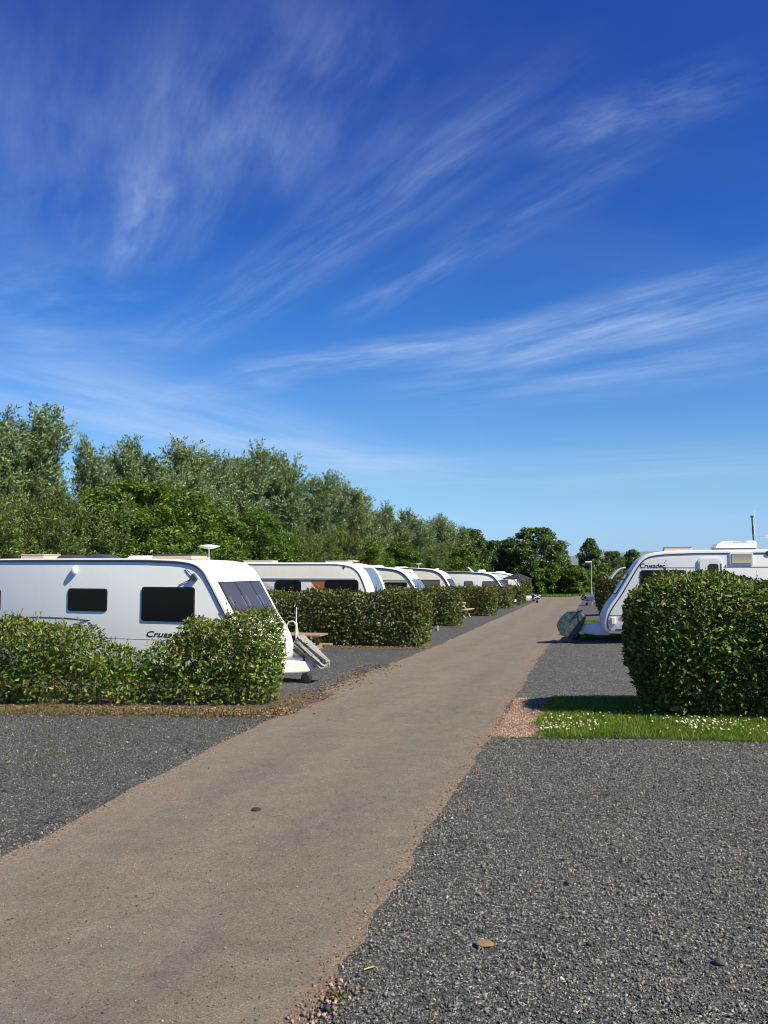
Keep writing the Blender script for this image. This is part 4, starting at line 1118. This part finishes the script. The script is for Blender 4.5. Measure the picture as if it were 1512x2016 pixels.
# ---- second left caravan: cream, orange panel, blue band over the nose
C2 = Caravan('cream caravan with an orange red panel and a blue band over its nose', (-7.62, 28.5), R(-1), PROF_B, -1, M_CREAM, front_mat=M_CREAM, H=2.64, bow=.10, trim=M_PLAST, trim_in=.05, trim_r=.02)
C2.front_window(1.0, 1.55, .85)
C2.window(C2.pxr(640, 1141, 706, 1178), r=.12); C2.window(C2.pxr(542, 1142, 593, 1178), r=.12)
q = [C2.px(*p) for p in ((612, 1143), (641, 1143), (641, 1180), (640, 1180), (626, 1162))]
C2.poly('orange_panel', q, 0, .006, M_OPANEL)
r_ = C2.pxr(500, 1138, 700, 1141.5); C2.plate('waist_moulding', (r_[0] - 2.5, r_[1], r_[2], r_[3]), 0, .03, M_GREYL, .012)
q = [C2.px(*p) for p in ((677, 1112), (680, 1116), (677, 1121), (674, 1117))]
C2.poly('diamond_badge', q, 0, .008, M_RED)
C2.patch('blue_band', -.55, .55, 1.58, 2.46, .010, M_BLUEP, nz=16)
C2.patch('blue_band', -.9, .9, 1.0, 1.56, .006, M_BLUEP)
C2.roof_box('roof_light', -1.5, -.3, .9, .6, .06, M_PLAST, .015, M_GREYL, .92); C2.roof_box('roof_light', -3.2, -.1, .9, .6, .05, M_SMOKE, .02)
C2.roof_box('roof_light', -4.6, -.2, 1.2, .6, .06, M_SKYL, .015, M_PLAST, .92); C2.dish(-1.15, .1, .07, .26, M_SKYL)
C2.hitch(1.05)

# ---- third: pale green
C3 = Caravan('pale green caravan with a dark edge line, third along the left row', (-8.55, 40.4), 0, PROF_C, -1, M_PALEG, front_mat=M_WHITE, trim_in=.05, trim_r=.035)
C3.front_window(1.30, 1.98, .92, M_BLUEP); C3.window(C3.pxr(757, 1146, 802, 1170)); r_ = C3.pxr(700, 1141, 812, 1143)
C3.plate('waist_moulding', (r_[0], r_[1] - .1, r_[2], r_[3]), 0, .02, M_GREYL, .012)
C3.roof_box('roof_light', -2.6, 0, .8, .6, .09, M_PLAST, .02); C3.roof_box('roof_light', -.98, .2, .5, .5, .12, M_PLAST, .03); C3.hitch()

# ---- fourth: beige
C4 = Caravan('beige caravan with a small round dish, fourth along the left row', (-8.9, 51.4), 0, PROF_C, -1, M_BEIGE, front_mat=M_WHITE, H=2.68, trim_in=.05, trim_r=.04)
C4.front_window(1.3, 2.0, .92); C4.window(C4.pxr(826, 1142, 866, 1170), M_CURTAIN); C4.dish(-2.45, 0, .26, .22, M_SKYL)
r_ = C4.pxr(760, 1140, 868, 1141.3); C4.plate('waist_moulding', (r_[0], r_[1], r_[2], r_[3]), 0, .02, M_PLAST, .012)
C4.roof_box('roof_light', -3.6, 0, .8, .6, .08, M_PLAST, .02); C4.hitch()

# ---- fifth: silver white with two curtained windows
C5 = Caravan('silver white caravan with two curtained windows and a domed roof vent', (-7.05, 62.4), 0, PROF_C, -1, M_SIDEW, front_mat=M_WHITE, H=2.50, trim_in=.05, trim_r=.045)
C5.front_window(1.25, 1.9, .92); C5.window(C5.pxr(950, 1144, 978, 1162), M_CURTAIN); C5.window(C5.pxr(914, 1144, 931, 1162), M_CURTAIN)
C5.roof_box('roof_vent', -1.85, 0, .65, .6, .24, M_PLAST, .08, None, .75); C5.dish(-5.3, 0, .22, .18)
xa, za = C5.px(922, 1128); MB().bar((xa + .25, 0, 2.42), (xa - .2, 0, 2.85), .5, .04).build('open_roof_hatch', M_PLAST, C5.root)
C5.hitch()

# ---- sixth, mostly behind the parasol
C6 = Caravan('cream roofed caravan half hidden behind the black parasol', (-6.85, 73.4), 0, PROF_C, -1, M_WHITE, front_mat=M_WHITE, H=2.55, trim=M_PLAST)
C6.front_window(1.25, 1.9, .92); C6.window((-2.6, -1.2, 1.2, 1.9), M_CURTAIN); C6.roof_box('roof_light', -2.0, 0, .9, .6, .12, M_PLAST, .03); C6.hitch()

# ---- right caravan
RC = Caravan('white caravan on the right with air conditioner and its front window propped open', (-.03, 25.55), R(180), PROF_A, 1, M_SIDEW, front_mat=M_WHITE, H=2.66, trim=M_TRIM, trim_in=.10, trim_r=.017)
r_ = RC.pxr(1260, 1122, 1352, 1180); RC.window(r_, M_GLASS, M_TRIM, .08)
RC.front_window(1.40, 1.98, .93)
r_ = RC.pxr(1305, 1116.3, 1372, 1118); RC.plate('side_line', r_, 0, .006, M_GREYL, .006)
r_ = RC.pxr(1425, 1115.4, 1560, 1117); RC.plate('side_line', r_, 0, .006, M_GREYL, .006)
RC.lettering('Crusader', RC.pxr(1260, 1109, 1310, 1118.5), M_BLACK)
dr = RC.plate('door', RC.pxr(1374, 1098, 1424, 1265), -.005, .035, M_PLAST, .10)
a_ = RC.pxr(1377, 1101, 1421, 1262); RC.plate('door_panel', a_, .02, .05, M_SIDEW, .08, dr)
w_ = RC.plate('window', RC.pxr(1394, 1110, 1415, 1150), .04, .062, M_RUBBER, .06, dr)
RC.plate('door_edge', RC.pxr(1418.5, 1109, 1421, 1150), .04, .06, M_TRIMG, .02, dr)
v_ = RC.plate('fridge_vent', RC.pxr(1436, 1087.5, 1483, 1111.5), 0, .03, M_PLAST, .02)
a_ = RC.pxr(1439.5, 1090, 1480.5, 1108.5); RC.plate('grille', a_, .02, .036, M_BLIND, .01, v_)
mb = MB()
for k in range(9):
    zc = a_[2] + (a_[3] - a_[2]) * (k + .5) / 9
    mb.box(((a_[0] + a_[1]) / 2, RC.W / 2 + .04, zc), (a_[1] - a_[0] - .02, .012, .016), Matrix.Rotation(R(25), 3, 'X'))
mb.build('louvre', M_BLIND, v_)
RC.window(RC.pxr(1506, 1084, 1560, 1094), M_BGLASS, M_TRIMG, .08, .02, 'top_light')
r_ = RC.pxr(1197, 1211.5, 1300, 1213); RC.plate('side_line', r_, 0, .006, M_GREYL, .006)
ml = MB().box((RC.px(1208, 1222)[0], RC.W / 2 + .03, RC.px(1208, 1222)[1]), (.13, .06, .20)).build('marker_lamp', M_CLEAR, RC.root, bevel=.02)
xa, za = RC.px(1224, 1216); MB().box((xa, RC.W / 2 + .015, za), (.09, .03, .07)).build('side_marker', M_ORANGE, RC.root, bevel=.01)
xa, za = RC.px(1216, 1240); MB().box((xa - .25, RC.W / 2 + .006, za), (.62, .012, .05)).build('skirt_grille', M_TRIM, RC.root)
# propped open front window: milky curved acrylic hinged at its top edge
V = []; nA, nB = 10, 9
ht = RC.px(1232, 1117, plane=.86); tp = RC.px(1203, 1138.5, plane=.86)
for lay in (0, .03):
    for i in range(nA):
        t = i / (nA - 1); hx_ = ht[0] + (tp[0] - ht[0]) * t; hz_ = ht[1] + (tp[1] - ht[1]) * t + .075 * math.sin(math.pi * t)
        for j in range(nB):
            u = 2 * j / (nB - 1) - 1; V.append((hx_ - lay * .5 + .06 * (1 - u * u), .42 + .44 * u, hz_ - lay))
F = []; N_ = nA * nB
for i in range(nA - 1):
    for j in range(nB - 1):
        q = (i * nB + j, i * nB + j + 1, (i + 1) * nB + j + 1, (i + 1) * nB + j); F += [q, tuple(N_ + t for t in q[::-1])]
for i in range(nA - 1):
    for j in (0, nB - 1): F.append((i * nB + j, (i + 1) * nB + j, N_ + (i + 1) * nB + j, N_ + i * nB + j))
for j in range(nB - 1):
    for i in (0, nA - 1): F.append((i * nB + j, i * nB + j + 1, N_ + i * nB + j + 1, N_ + i * nB + j))
M_OPENW = mat('milky_acrylic', (.55, .58, .62), .15, .5, 0, **{'Transmission Weight': .35})
ow = MB().add(V, F).build('open_window', M_OPENW, RC.root, smooth=True, angle=50)
MB().tube([Vector(V[i * nB + nB - 1]) for i in range(nA)], .020, 6).tube([Vector(V[(nA - 1) * nB + j]) for j in range(nB)], .018, 6).build('window_frame', M_PLAST, ow, True)
MB().bar((tp[0] - .02, .84, tp[1] - .03), (ht[0] - .30, .84, tp[1] - .02), .02, .035).build('window_stay', M_TRIM, ow)
RC.roof_box('roof_light', RC.px(1333, 1080, plane=.2)[0], .2, .80, .7, .10, M_SKYL, .012, M_TRIMG, .9)
# air conditioner
xa = RC.px(1443, 1068, plane=.1)[0]; xl = abs(RC.px(1400, 1068, plane=.1)[0] - RC.px(1485, 1068, plane=.1)[0]); zr = RC.roof_z(xa)
mb = MB(); pr_ = [(-.5, .05), (-.49, .10), (-.42, .17), (-.32, .235), (-.2, .25), (.42, .262), (.47, .24), (.5, .18), (.5, .05)]
ws = [(-.40, .9), (-.36, 1), (.36, 1), (.40, .9)]; V = []
for yy, k in ws:
    for a, b in pr_: V.append((xa - a * xl * (k if abs(a) > .45 else 1), .1 + yy, zr + .05 + (b - .05) * k))
n_ = len(pr_); F = [tuple(range(n_)), tuple(3 * n_ + i for i in range(n_))[::-1]]
for i in range(3):
    for j in range(n_): F.append((i * n_ + j, (i + 1) * n_ + j, (i + 1) * n_ + (j + 1) % n_, i * n_ + (j + 1) % n_))
ac = mb.add(V, F).build('air_conditioner', M_PLAST, RC.root, bevel=.03, seg=3)
MB().box((xa, .1, zr + .045), (xl * .95, .72, .06)).build('base_grille', M_TRIM, ac, bevel=.01)
sv = RC.W; RC_W = RC.W; RC.W = 2 * (.1 + .40); r_ = RC.pxr(1445, 1063.3, 1472, 1067.5)
RC.lettering('Dometic', r_, M_GREYL, shear=0, bold=0, d=.006).parent = ac; RC.W = RC_W
# mast behind the air conditioner
xa = RC.px(1481, 1040, plane=-.4)[0]; zt = RC.px(1479, 1017, plane=-.4)[1]; zr = RC.roof_z(xa)
ms = MB().tube([(xa - .03, -.4, zr - .02), (xa, -.4, zt)], .020, 6).box((xa, -.4, zt), (.08, .05, .05)).build('mast', M_DKSTEEL, RC.root)
MB().box((xa - .05, -.4, zr + (zt - zr) * .62), (.03, .06, .26)).box((xa - .06, -.4, zt + .06), (.012, .012, .24)).build('mast_panel', M_PLAST, ms, bevel=.008)
RC.dish(RC.px(1525, 1056, plane=.1)[0], .1, .36, .42)
RC.hitch(.95, .20, .50, material=M_WHITE, jockey=.72)


# ------------------------------------------------------------------ covers on the hitches
def wrinkle_mat(name, color, rough, trans=0.0, scale=6.0, strength=.6, stretch=(1, 1, 1)):
    m = mat(name, color, rough, .5); N = NT(m.node_tree); b = m.node_tree.nodes['Principled BSDF']; L = m.node_tree.links
    tc = N.n('ShaderNodeTexCoord'); mp = N.n('ShaderNodeMapping'); mp.inputs['Scale'].default_value = stretch; L.new(tc.outputs['Object'], mp.inputs['Vector'])
    n = N.noise(mp.outputs[0], scale, 5, .6, 1.2)
    bp = N.n('ShaderNodeBump'); bp.inputs['Strength'].default_value = strength; bp.inputs['Distance'].default_value = .05
    L.new(n, bp.inputs['Height']); L.new(bp.outputs[0], b.inputs['Normal'])
    L.new(N.mix(1.0, color, N.ramp(n, [(.3, (.8, .8, .8)), (.7, (1.2, 1.2, 1.2))]), 'MULTIPLY'), b.inputs['Base Color'])
    if trans: b.inputs['Transmission Weight'].default_value = trans; b.inputs['IOR'].default_value = 1.08
    return m


def outline_cover(name, C, outline, half, material, label, cat, seed, wr=.03, fold=None, y0=0.0, soft=3, crease=None):
    """sack pulled over a coupling: side outline given on the caravan's centre plane, real width across, wrinkled"""
    base = C.M @ Vector((C.px(*outline[0], plane=y0)[0], y0, 0)); root = None
    pts = [C.px(*p, plane=y0) for p in outline]; n0 = len(pts)
    dense = []
    for i in range(n0):
        a, b = np.array(pts[i]), np.array(pts[(i + 1) % n0])
        for t in np.linspace(0, 1, 11)[:-1]: dense.append(a + (b - a) * t)
    dense = np.array(dense)
    for _ in range(soft): dense = .25 * np.roll(dense, 1, 0) + .5 * dense + .25 * np.roll(dense, -1, 0)
    c = dense.mean(0); n = len(dense); V = []
    ks = (.06, .18, .30, .42, .54, .66, .78, .88, .95)
    ring = [(-1.0 - .10 * (1 - k_), k_) for k_ in ks] + [(-.95, .985), (-.8, 1), (-.4, 1.0), (0, 1.0), (.4, 1.0), (.8, 1), (.95, .985)] + [(1.0 + .10 * (1 - k_), k_) for k_ in ks[::-1]]
    for yy, k in ring:
        for a in dense: V.append((c[0] + (a[0] - c[0]) * k, y0 + yy * half, c[1] + (a[1] - c[1]) * k))
    V = np.array(V)
    if fold is not None:                                   # long folds running along a direction
        d = np.array(fold) / np.linalg.norm(fold); pn = np.array([-d[1], d[0]])
        u = (V[:, [0, 2]] - c) @ d; v = (V[:, [0, 2]] - c) @ pn
        q = np.c_[u * .5, v * 6.5, V[:, 1] * .6]; w = hnoise(q, seed, 1.5, 2)
        V[:, 1] += .11 * w * np.sign(V[:, 1] - y0); V[:, [0, 2]] += (w * wr)[:, None] * pn
    else:
        w = hnoise(V, seed, 1.6, 4); w2 = hnoise(V, seed + 1, 1.6, 4); w = np.sign(w) * np.abs(w) ** .7
        V[:, 1] += wr * w; V[:, 2] += wr * w2
    if crease is not None:                                 # roof-like fold: both flanks fall away from this line
        a_, b_ = (np.array(C.px(*q, plane=y0)) for q in crease); t_ = (b_ - a_) / np.linalg.norm(b_ - a_); pn = np.array([-t_[1], t_[0]])
        lim = np.maximum(half - .62 * np.abs((V[:, [0, 2]] - a_) @ pn), .06) + wr * hnoise(V, seed + 4, 2.2, 3)
        V[:, 1] = y0 + np.sign(V[:, 1] - y0) * np.minimum(np.abs(V[:, 1] - y0), lim)
    F = []
    for i in range(len(ring) - 1):
        for j in range(n): F.append((i * n + j, i * n + (j + 1) % n, (i + 1) * n + (j + 1) % n, (i + 1) * n + j))
    F += [tuple(range(n))[::-1], tuple((len(ring) - 1) * n + j for j in range(n))]
    o = MB().add(V, F).build(name, material, None, smooth=True, angle=50)
    o.matrix_world = C.M
    # origin to the foot of the cover
    off = Vector((c[0], y0, float(V[:, 2].min()))); o.data.transform(Matrix.Translation(-off)); o.matrix_world = C.M @ Matrix.Translation(off)
    return tag(o, label, cat)


def zpx(z0, k, pts): return [(z0[0] + a / k, z0[1] + b / k) for a, b in pts]


def polyline(name, pts, r, material, label, cat, n=7, kind=None):
    o = MB().tube(pts, r, n).build(name, material, None, smooth=True)
    c = Vector(pts[0]); o.data.transform(Matrix.Translation(-c)); o.location = c
    return tag(o, label, cat, kind=kind)


M_TARP = wrinkle_mat('green_tarpaulin', (.085, .122, .118), .42, 0, 5, 1.0)
outline_cover('hitch_cover', RC, zpx((1060, 1180), 8.4, [(303, 415), (345, 325), (410, 260), (485, 197), (600, 190), (680, 200), (735, 250), (790, 292), (762, 370), (700, 500), (645, 620), (520, 640), (440, 600), (375, 560), (330, 480)]),
              .44, M_TARP, 'grey green tarpaulin cover pulled over the hitch of the right caravan', 'hitch cover', 201, .018, soft=1, crease=zpx((1060, 1180), 8.4, [(690, 225), (440, 545)]))
q0 = RC.M @ Vector((RC.px(1140, 1208, plane=.0)[0], .0, RC.px(1140, 1208, plane=.0)[1]))
polyline('jockey_handle', [q0 + Vector((0, 0, -.35)), q0, q0 + Vector((-.03, 0, .07)), q0 + Vector((.10, -.05, .09))], .018, M_DKSTEEL, 'dark jockey wheel handle sticking out of the grey green hitch cover', 'handle')
M_CLEARP = wrinkle_mat('milky_polythene', (.46, .455, .42), .14, .40, 5, .9, (1, 1, 1))
outline_cover('plastic_cover', C1, zpx((540, 1200), 10.8, [(545, 555), (650, 600), (830, 790), (1010, 950), (1150, 1050), (1156, 1105), (1092, 1265), (980, 1225), (860, 1172), (760, 1055), (640, 1005), (500, 985), (440, 930), (455, 780), (490, 660)]),
              .15, M_CLEARP, 'crumpled grey see-through plastic cover on the hitch of the nearest left caravan', 'plastic cover', 203, .045, fold=(1, -.72), soft=1)


# white hose looped up beside the hitch, and the service post behind it
def cpl(C, px, py, y): q = C.px(px, py, plane=y); return C.M @ Vector((q[0], y, q[1]))
M_HOSE = mat('white_hose', (.66, .65, .58), .4)
pts = [cpl(C1, *p, .35) for p in zpx((540, 1200), 10.8, [(265, 380), (272, 320), (310, 265), (375, 248), (430, 265), (470, 320), (492, 420), (500, 560), (480, 690), (455, 800), (450, 960)])]
polyline('hose', [Vector((a, b, c)) for a, b, c in (tuple(p) for p in pts)], .016, M_HOSE, 'white looped water hose beside the hitch of the nearest left caravan', 'hose')
post_b = Vector((*P(582, 1312), 0)); post_b.z = float(g(post_b.x, post_b.y))
post_o = MB().tube([(0, 0, 0), (0, 0, .9), (0.01, 0, 1.45)], [.022, .020, .016], 8).lathe([(.02, 1.0), (.045, 1.01), (.045, 1.06), (.02, 1.07)], 10).build('tap_post', M_HOSE, None, True)
post_o.location = post_b; tag(post_o, 'thin whitish tap post standing behind the looped hose', 'post')

# blue odds and ends under the nearest caravan
M_BLUE = mat('blue_plastic', (.02, .07, .42), .4)
M_LBLUE = wrinkle_mat('light_blue_cloth', (.12, .30, .48), .7, 0, 14, .8)
a = C1.M @ Vector((-2.9, -1.0, .30)); b = C1.M @ Vector((-.9, -1.0, .27))
polyline('blue_hose', [a, a.lerp(b, .3) + Vector((0, 0, -.05)), a.lerp(b, .6) + Vector((0, 0, -.02)), b], .018, M_BLUE, 'bright blue hose slung below the nearest left caravan behind the hedge', 'hose')
q = cpl(C1, 395, 1341, -1.5)
import bmesh
bm = bmesh.new(); bmesh.ops.create_icosphere(bm, subdivisions=3, radius=.085); co = np.array([v.co[:] for v in bm.verts]); w = hnoise(co, 61, 9, 3)
for v, k in zip(bm.verts, w): v.co *= 1 + .35 * k
me = bpy.data.meshes.new('blue_rag'); bm.to_mesh(me); bm.free(); o = obj('blue_rag', me, M_LBLUE); o.location = q
tag(o, 'small light blue rag caught in the twigs of the gappy hedge', 'rag')


# ------------------------------------------------------------------ picnic tables, parasol, lamp, far covers, stick
def wood_mat(name, stops):
    m = mat(name, (.3, .2, .1), .75, .25); N = NT(m.node_tree); b = m.node_tree.nodes['Principled BSDF']
    tc = N.n('ShaderNodeTexCoord'); mp = N.n('ShaderNodeMapping'); mp.inputs['Scale'].default_value = (1.5, 14, 14)
    m.node_tree.links.new(tc.outputs['Object'], mp.inputs['Vector'])
    m.node_tree.links.new(N.ramp(N.noise(mp.outputs[0], 2, 6, .65, .6), stops), b.inputs['Base Color'])
    return m


M_WOOD = wood_mat('weathered_wood', [(.25, (.20, .13, .075)), (.6, (.36, .25, .15)), (.85, (.48, .36, .24))])
M_WOODP = wood_mat('pale_wood', [(.25, (.30, .22, .13)), (.6, (.50, .39, .26)), (.85, (.62, .50, .36))])


def picnic(loc, rz, material, label, L=1.6):
    root = empty('picnic_table', (loc[0], loc[1], float(g(*loc))), rz, label, 'picnic table')
    top = MB()
    for k in range(5): top.box((0, -.28 + .14 * k, .74), (L, .125, .038))
    top.build('tabletop', material, root, bevel=.004)
    for sg in (-1, 1):
        m = MB()
        for k in range(2): m.box((0, sg * (.60 + .13 * k), .44), (L, .12, .038))
        m.build('bench', material, root, bevel=.004)
    for ex in (-1, 1):
        x = ex * (L / 2 - .28)
        for sg in (-1, 1): MB().bar((x, sg * .62, 0), (x, sg * .22, .72), .045, .095, (1, 0, 0)).build('leg', material, root, bevel=.004)
        MB().bar((x + ex * .045, -.74, .40), (x + ex * .045, .74, .40), .045, .095).bar((x + ex * .045, -.36, .70), (x + ex * .045, .36, .70), .045, .08).build('cross_beam', material, root, bevel=.004)
    return root


xy = P(602, 1284)
picnic((-7.72, 19.9), R(2), M_WOOD, 'brown wooden picnic table in front of the second left hedge, behind the nearest caravan nose', 1.75)
xy = P(915, 1218)
picnic((xy[0] - .62, xy[1] + 1.0), R(86), M_WOODP, 'pale wooden picnic table at the end of a hedge, seen end on beside the lane', 1.7)

xy = P(868, 1242)
polyline('wooden_stick', [Vector((xy[0] - .05, xy[1] - .4, float(g(*xy)) + .03)), Vector((xy[0] - .3, xy[1] + .9, float(g(*xy)) + .12))], .028, M_WOODP, 'pale wooden stick lying on the gravel at the hedge foot', 'stick')

# black parasol
px_ = col_at_y(1019, 1180, 70.5); pz = float(g(px_.x, 70.5)); top_z = col_at_y(1019, 1127.5, 70.5).z - pz; rim_z = col_at_y(1019, 1139.5, 70.5).z - pz
par = empty('parasol', (px_.x, 70.5, pz), R(10), 'open black garden parasol on a thin pole behind the far hedges', 'parasol')
MB().tube([(0, 0, 0), (0, 0, top_z + .08)], .03, 8).build('pole', M_DKSTEEL, par, True)
MB().lathe([(.22, 0), (.24, .04), (.06, .09), (.05, .2)], 16).build('base', M_BLACK, par, True)
M_CANVAS = mat('black_canvas', (.022, .020, .024), .8)
V, F = [], []; Rp = 1.28
for i in range(9):
    t = i / 8
    for k in range(48):
        a = 2 * math.pi * k / 48; sc = 1 - .06 * t * (1 - abs(math.cos(a * 4)))
        V.append((Rp * t * sc * math.cos(a), Rp * t * sc * math.sin(a), top_z - (top_z - rim_z) * (t ** .92) + .04 * t * (1 - t) - .05 * t * t * (1 - abs(math.cos(a * 4)))))
for i in range(8):
    for k in range(48): F.append((i * 48 + k, i * 48 + (k + 1) % 48, (i + 1) * 48 + (k + 1) % 48, (i + 1) * 48 + k))
cn = MB().add(V, F).build('canopy', M_CANVAS, par, smooth=True, angle=20); cn.modifiers.new('thickness', 'SOLIDIFY').thickness = .015
for k in range(8):
    a = 2 * math.pi * k / 8
    MB().tube([(0.03 * math.cos(a), .03 * math.sin(a), rim_z - .05), (Rp * .55 * math.cos(a), Rp * .55 * math.sin(a), rim_z + (top_z - rim_z) * .38)], .01, 4).build('strut', M_DKSTEEL, par)

# lamp post on the right
xy = P(1165, 1190); zl = float(g(*xy)); dl = math.hypot(*xy); Hl = col_at_y(1165, 1106.5, xy[1]).z - zl
lp = empty('street_lamp', (xy[0], xy[1], zl), 0, 'slender grey lamp post with a short white lamp head beside the right hedge', 'street lamp')
MB().tube([(0, 0, 0), (0, 0, 1.0), (.0, 0, 1.05), (0, 0, Hl)], [.055, .055, .04, .035], 10).build('pole', M_STEEL, lp, True)
MB().box((-.17, 0, Hl), (.46, .16, .10)).build('lamp_head', M_PLAST, lp, bevel=.03)
MB().box((-.2, 0, Hl - .055), (.3, .11, .02)).build('lens', M_CLEAR, lp)
# electric hook-up bollard beside it
M_BOLL = mat('blue_grey_bollard', (.10, .13, .20), .5)
bo = empty('hookup_bollard', (xy[0] + .28, xy[1] - 1.4, zl), 0, 'blue grey electric hook-up bollard next to the lamp post', 'bollard')
MB().box((0, 0, .48), (.24, .24, .96)).build('post', M_BOLL, bo, bevel=.02)
MB().box((0, 0, .99), (.28, .28, .07)).build('cap', M_DKSTEEL, bo, bevel=.015)
MB().box((-.125, 0, .72), (.02, .16, .22)).build('socket_panel', M_LBLUE, bo, bevel=.01)


def flag_cover(loc, rz, label, H=.95):
    """dark blue hitch cover printed with a white diagonal cross, on its coupling and wheel"""
    root = empty('flag_cover', (loc[0], loc[1], float(g(*loc))), rz, label, 'hitch cover'); root.scale = (.82, .82, .82)
    m = MB(); W = .36; pr = [(-.42, .42), (-.40, .74), (-.25, .93), (.15, .84), (.42, .60), (.44, .42)]
    m.prism(pr, lambda a, b, d: (a, d, b * H / .95), -W, W).build('bag', mat('navy_cloth', (.012, .025, .095), .6), root, bevel=.05, seg=3)
    wm = M_PLAST
    c = MB()
    for sg in (-1, 1):
        for (p, q) in (((-.34, .46), (.34, .78)), ((-.34, .84), (.36, .46))):
            c.bar((p[0], sg * (W + .012 + .004 * (p[1] > .6)), p[1]), (q[0], sg * (W + .012 + .004 * (p[1] > .6)), q[1]), .012, .06, (0, 0, 1))
    c.build('cross', wm, root)
    MB().bar((-1.0, 0, .40), (.1, 0, .40), .10, .12).build('drawbar', M_STEEL, root)
    rot = Matrix.Rotation(R(90), 3, 'X'); MB().lathe([(.03, -.05), (.1, -.05), (.125, 0), (.1, .05), (.03, .05)], 14, (.05, 0, .12), rot).tube([(.0, 0, .12), (-.05, 0, .45)], .025, 6).build('jockey_wheel', M_TYRE, root, True)
    return root


xy = P(1054, 1187); flag_cover((xy[0] + .1, xy[1]), R(15), 'navy hitch cover with a white diagonal cross at the end of the last left hedge')
xy = P(1156, 1192); flag_cover((xy[0], xy[1]), R(125), 'navy hitch cover with a white cross beside the lamp post on the right')
xy = P(1036, 1186)
lump('white_sack', 1036, 1184, (1.0, .6, .55), M_PLAST, 'white sack on the gravel by the low rounded hedge under the parasol', 'sack', .4, 31, .1)

# twig, weed tuft
M_YEL = mat('yellow_straw', (.42, .36, .09), .6)
a = [P(*p) for p in ((716, 1917), (728, 1913), (737, 1911), (744, 1916))]
polyline('straw', [Vector((p[0], p[1], float(g(*p)) + .022)) for p in a], .004, M_YEL, 'short yellow straw lying on the gravel by the lane edge', 'straw', 5)
n = 90; c0 = P(664, 1968); r = np.random.default_rng(3)
p = np.c_[c0[0] + r.normal(0, .022, n), c0[1] + r.normal(0, .018, n), np.zeros(n)]; p[:, 2] = g(p[:, 0], p[:, 1]) + .012
tag(obj('weed_tuft', leaves_mesh('weed_tuft', p, np.c_[r.normal(0, .8, (n, 2)), np.full(n, .6)], r.normal(size=(n, 3)), r.uniform(.015, .035, n), r.uniform(.006, .012, n), .15, .2), M_WEED), 'small yellow green weed tuft at the lane edge near the bottom', 'weed')
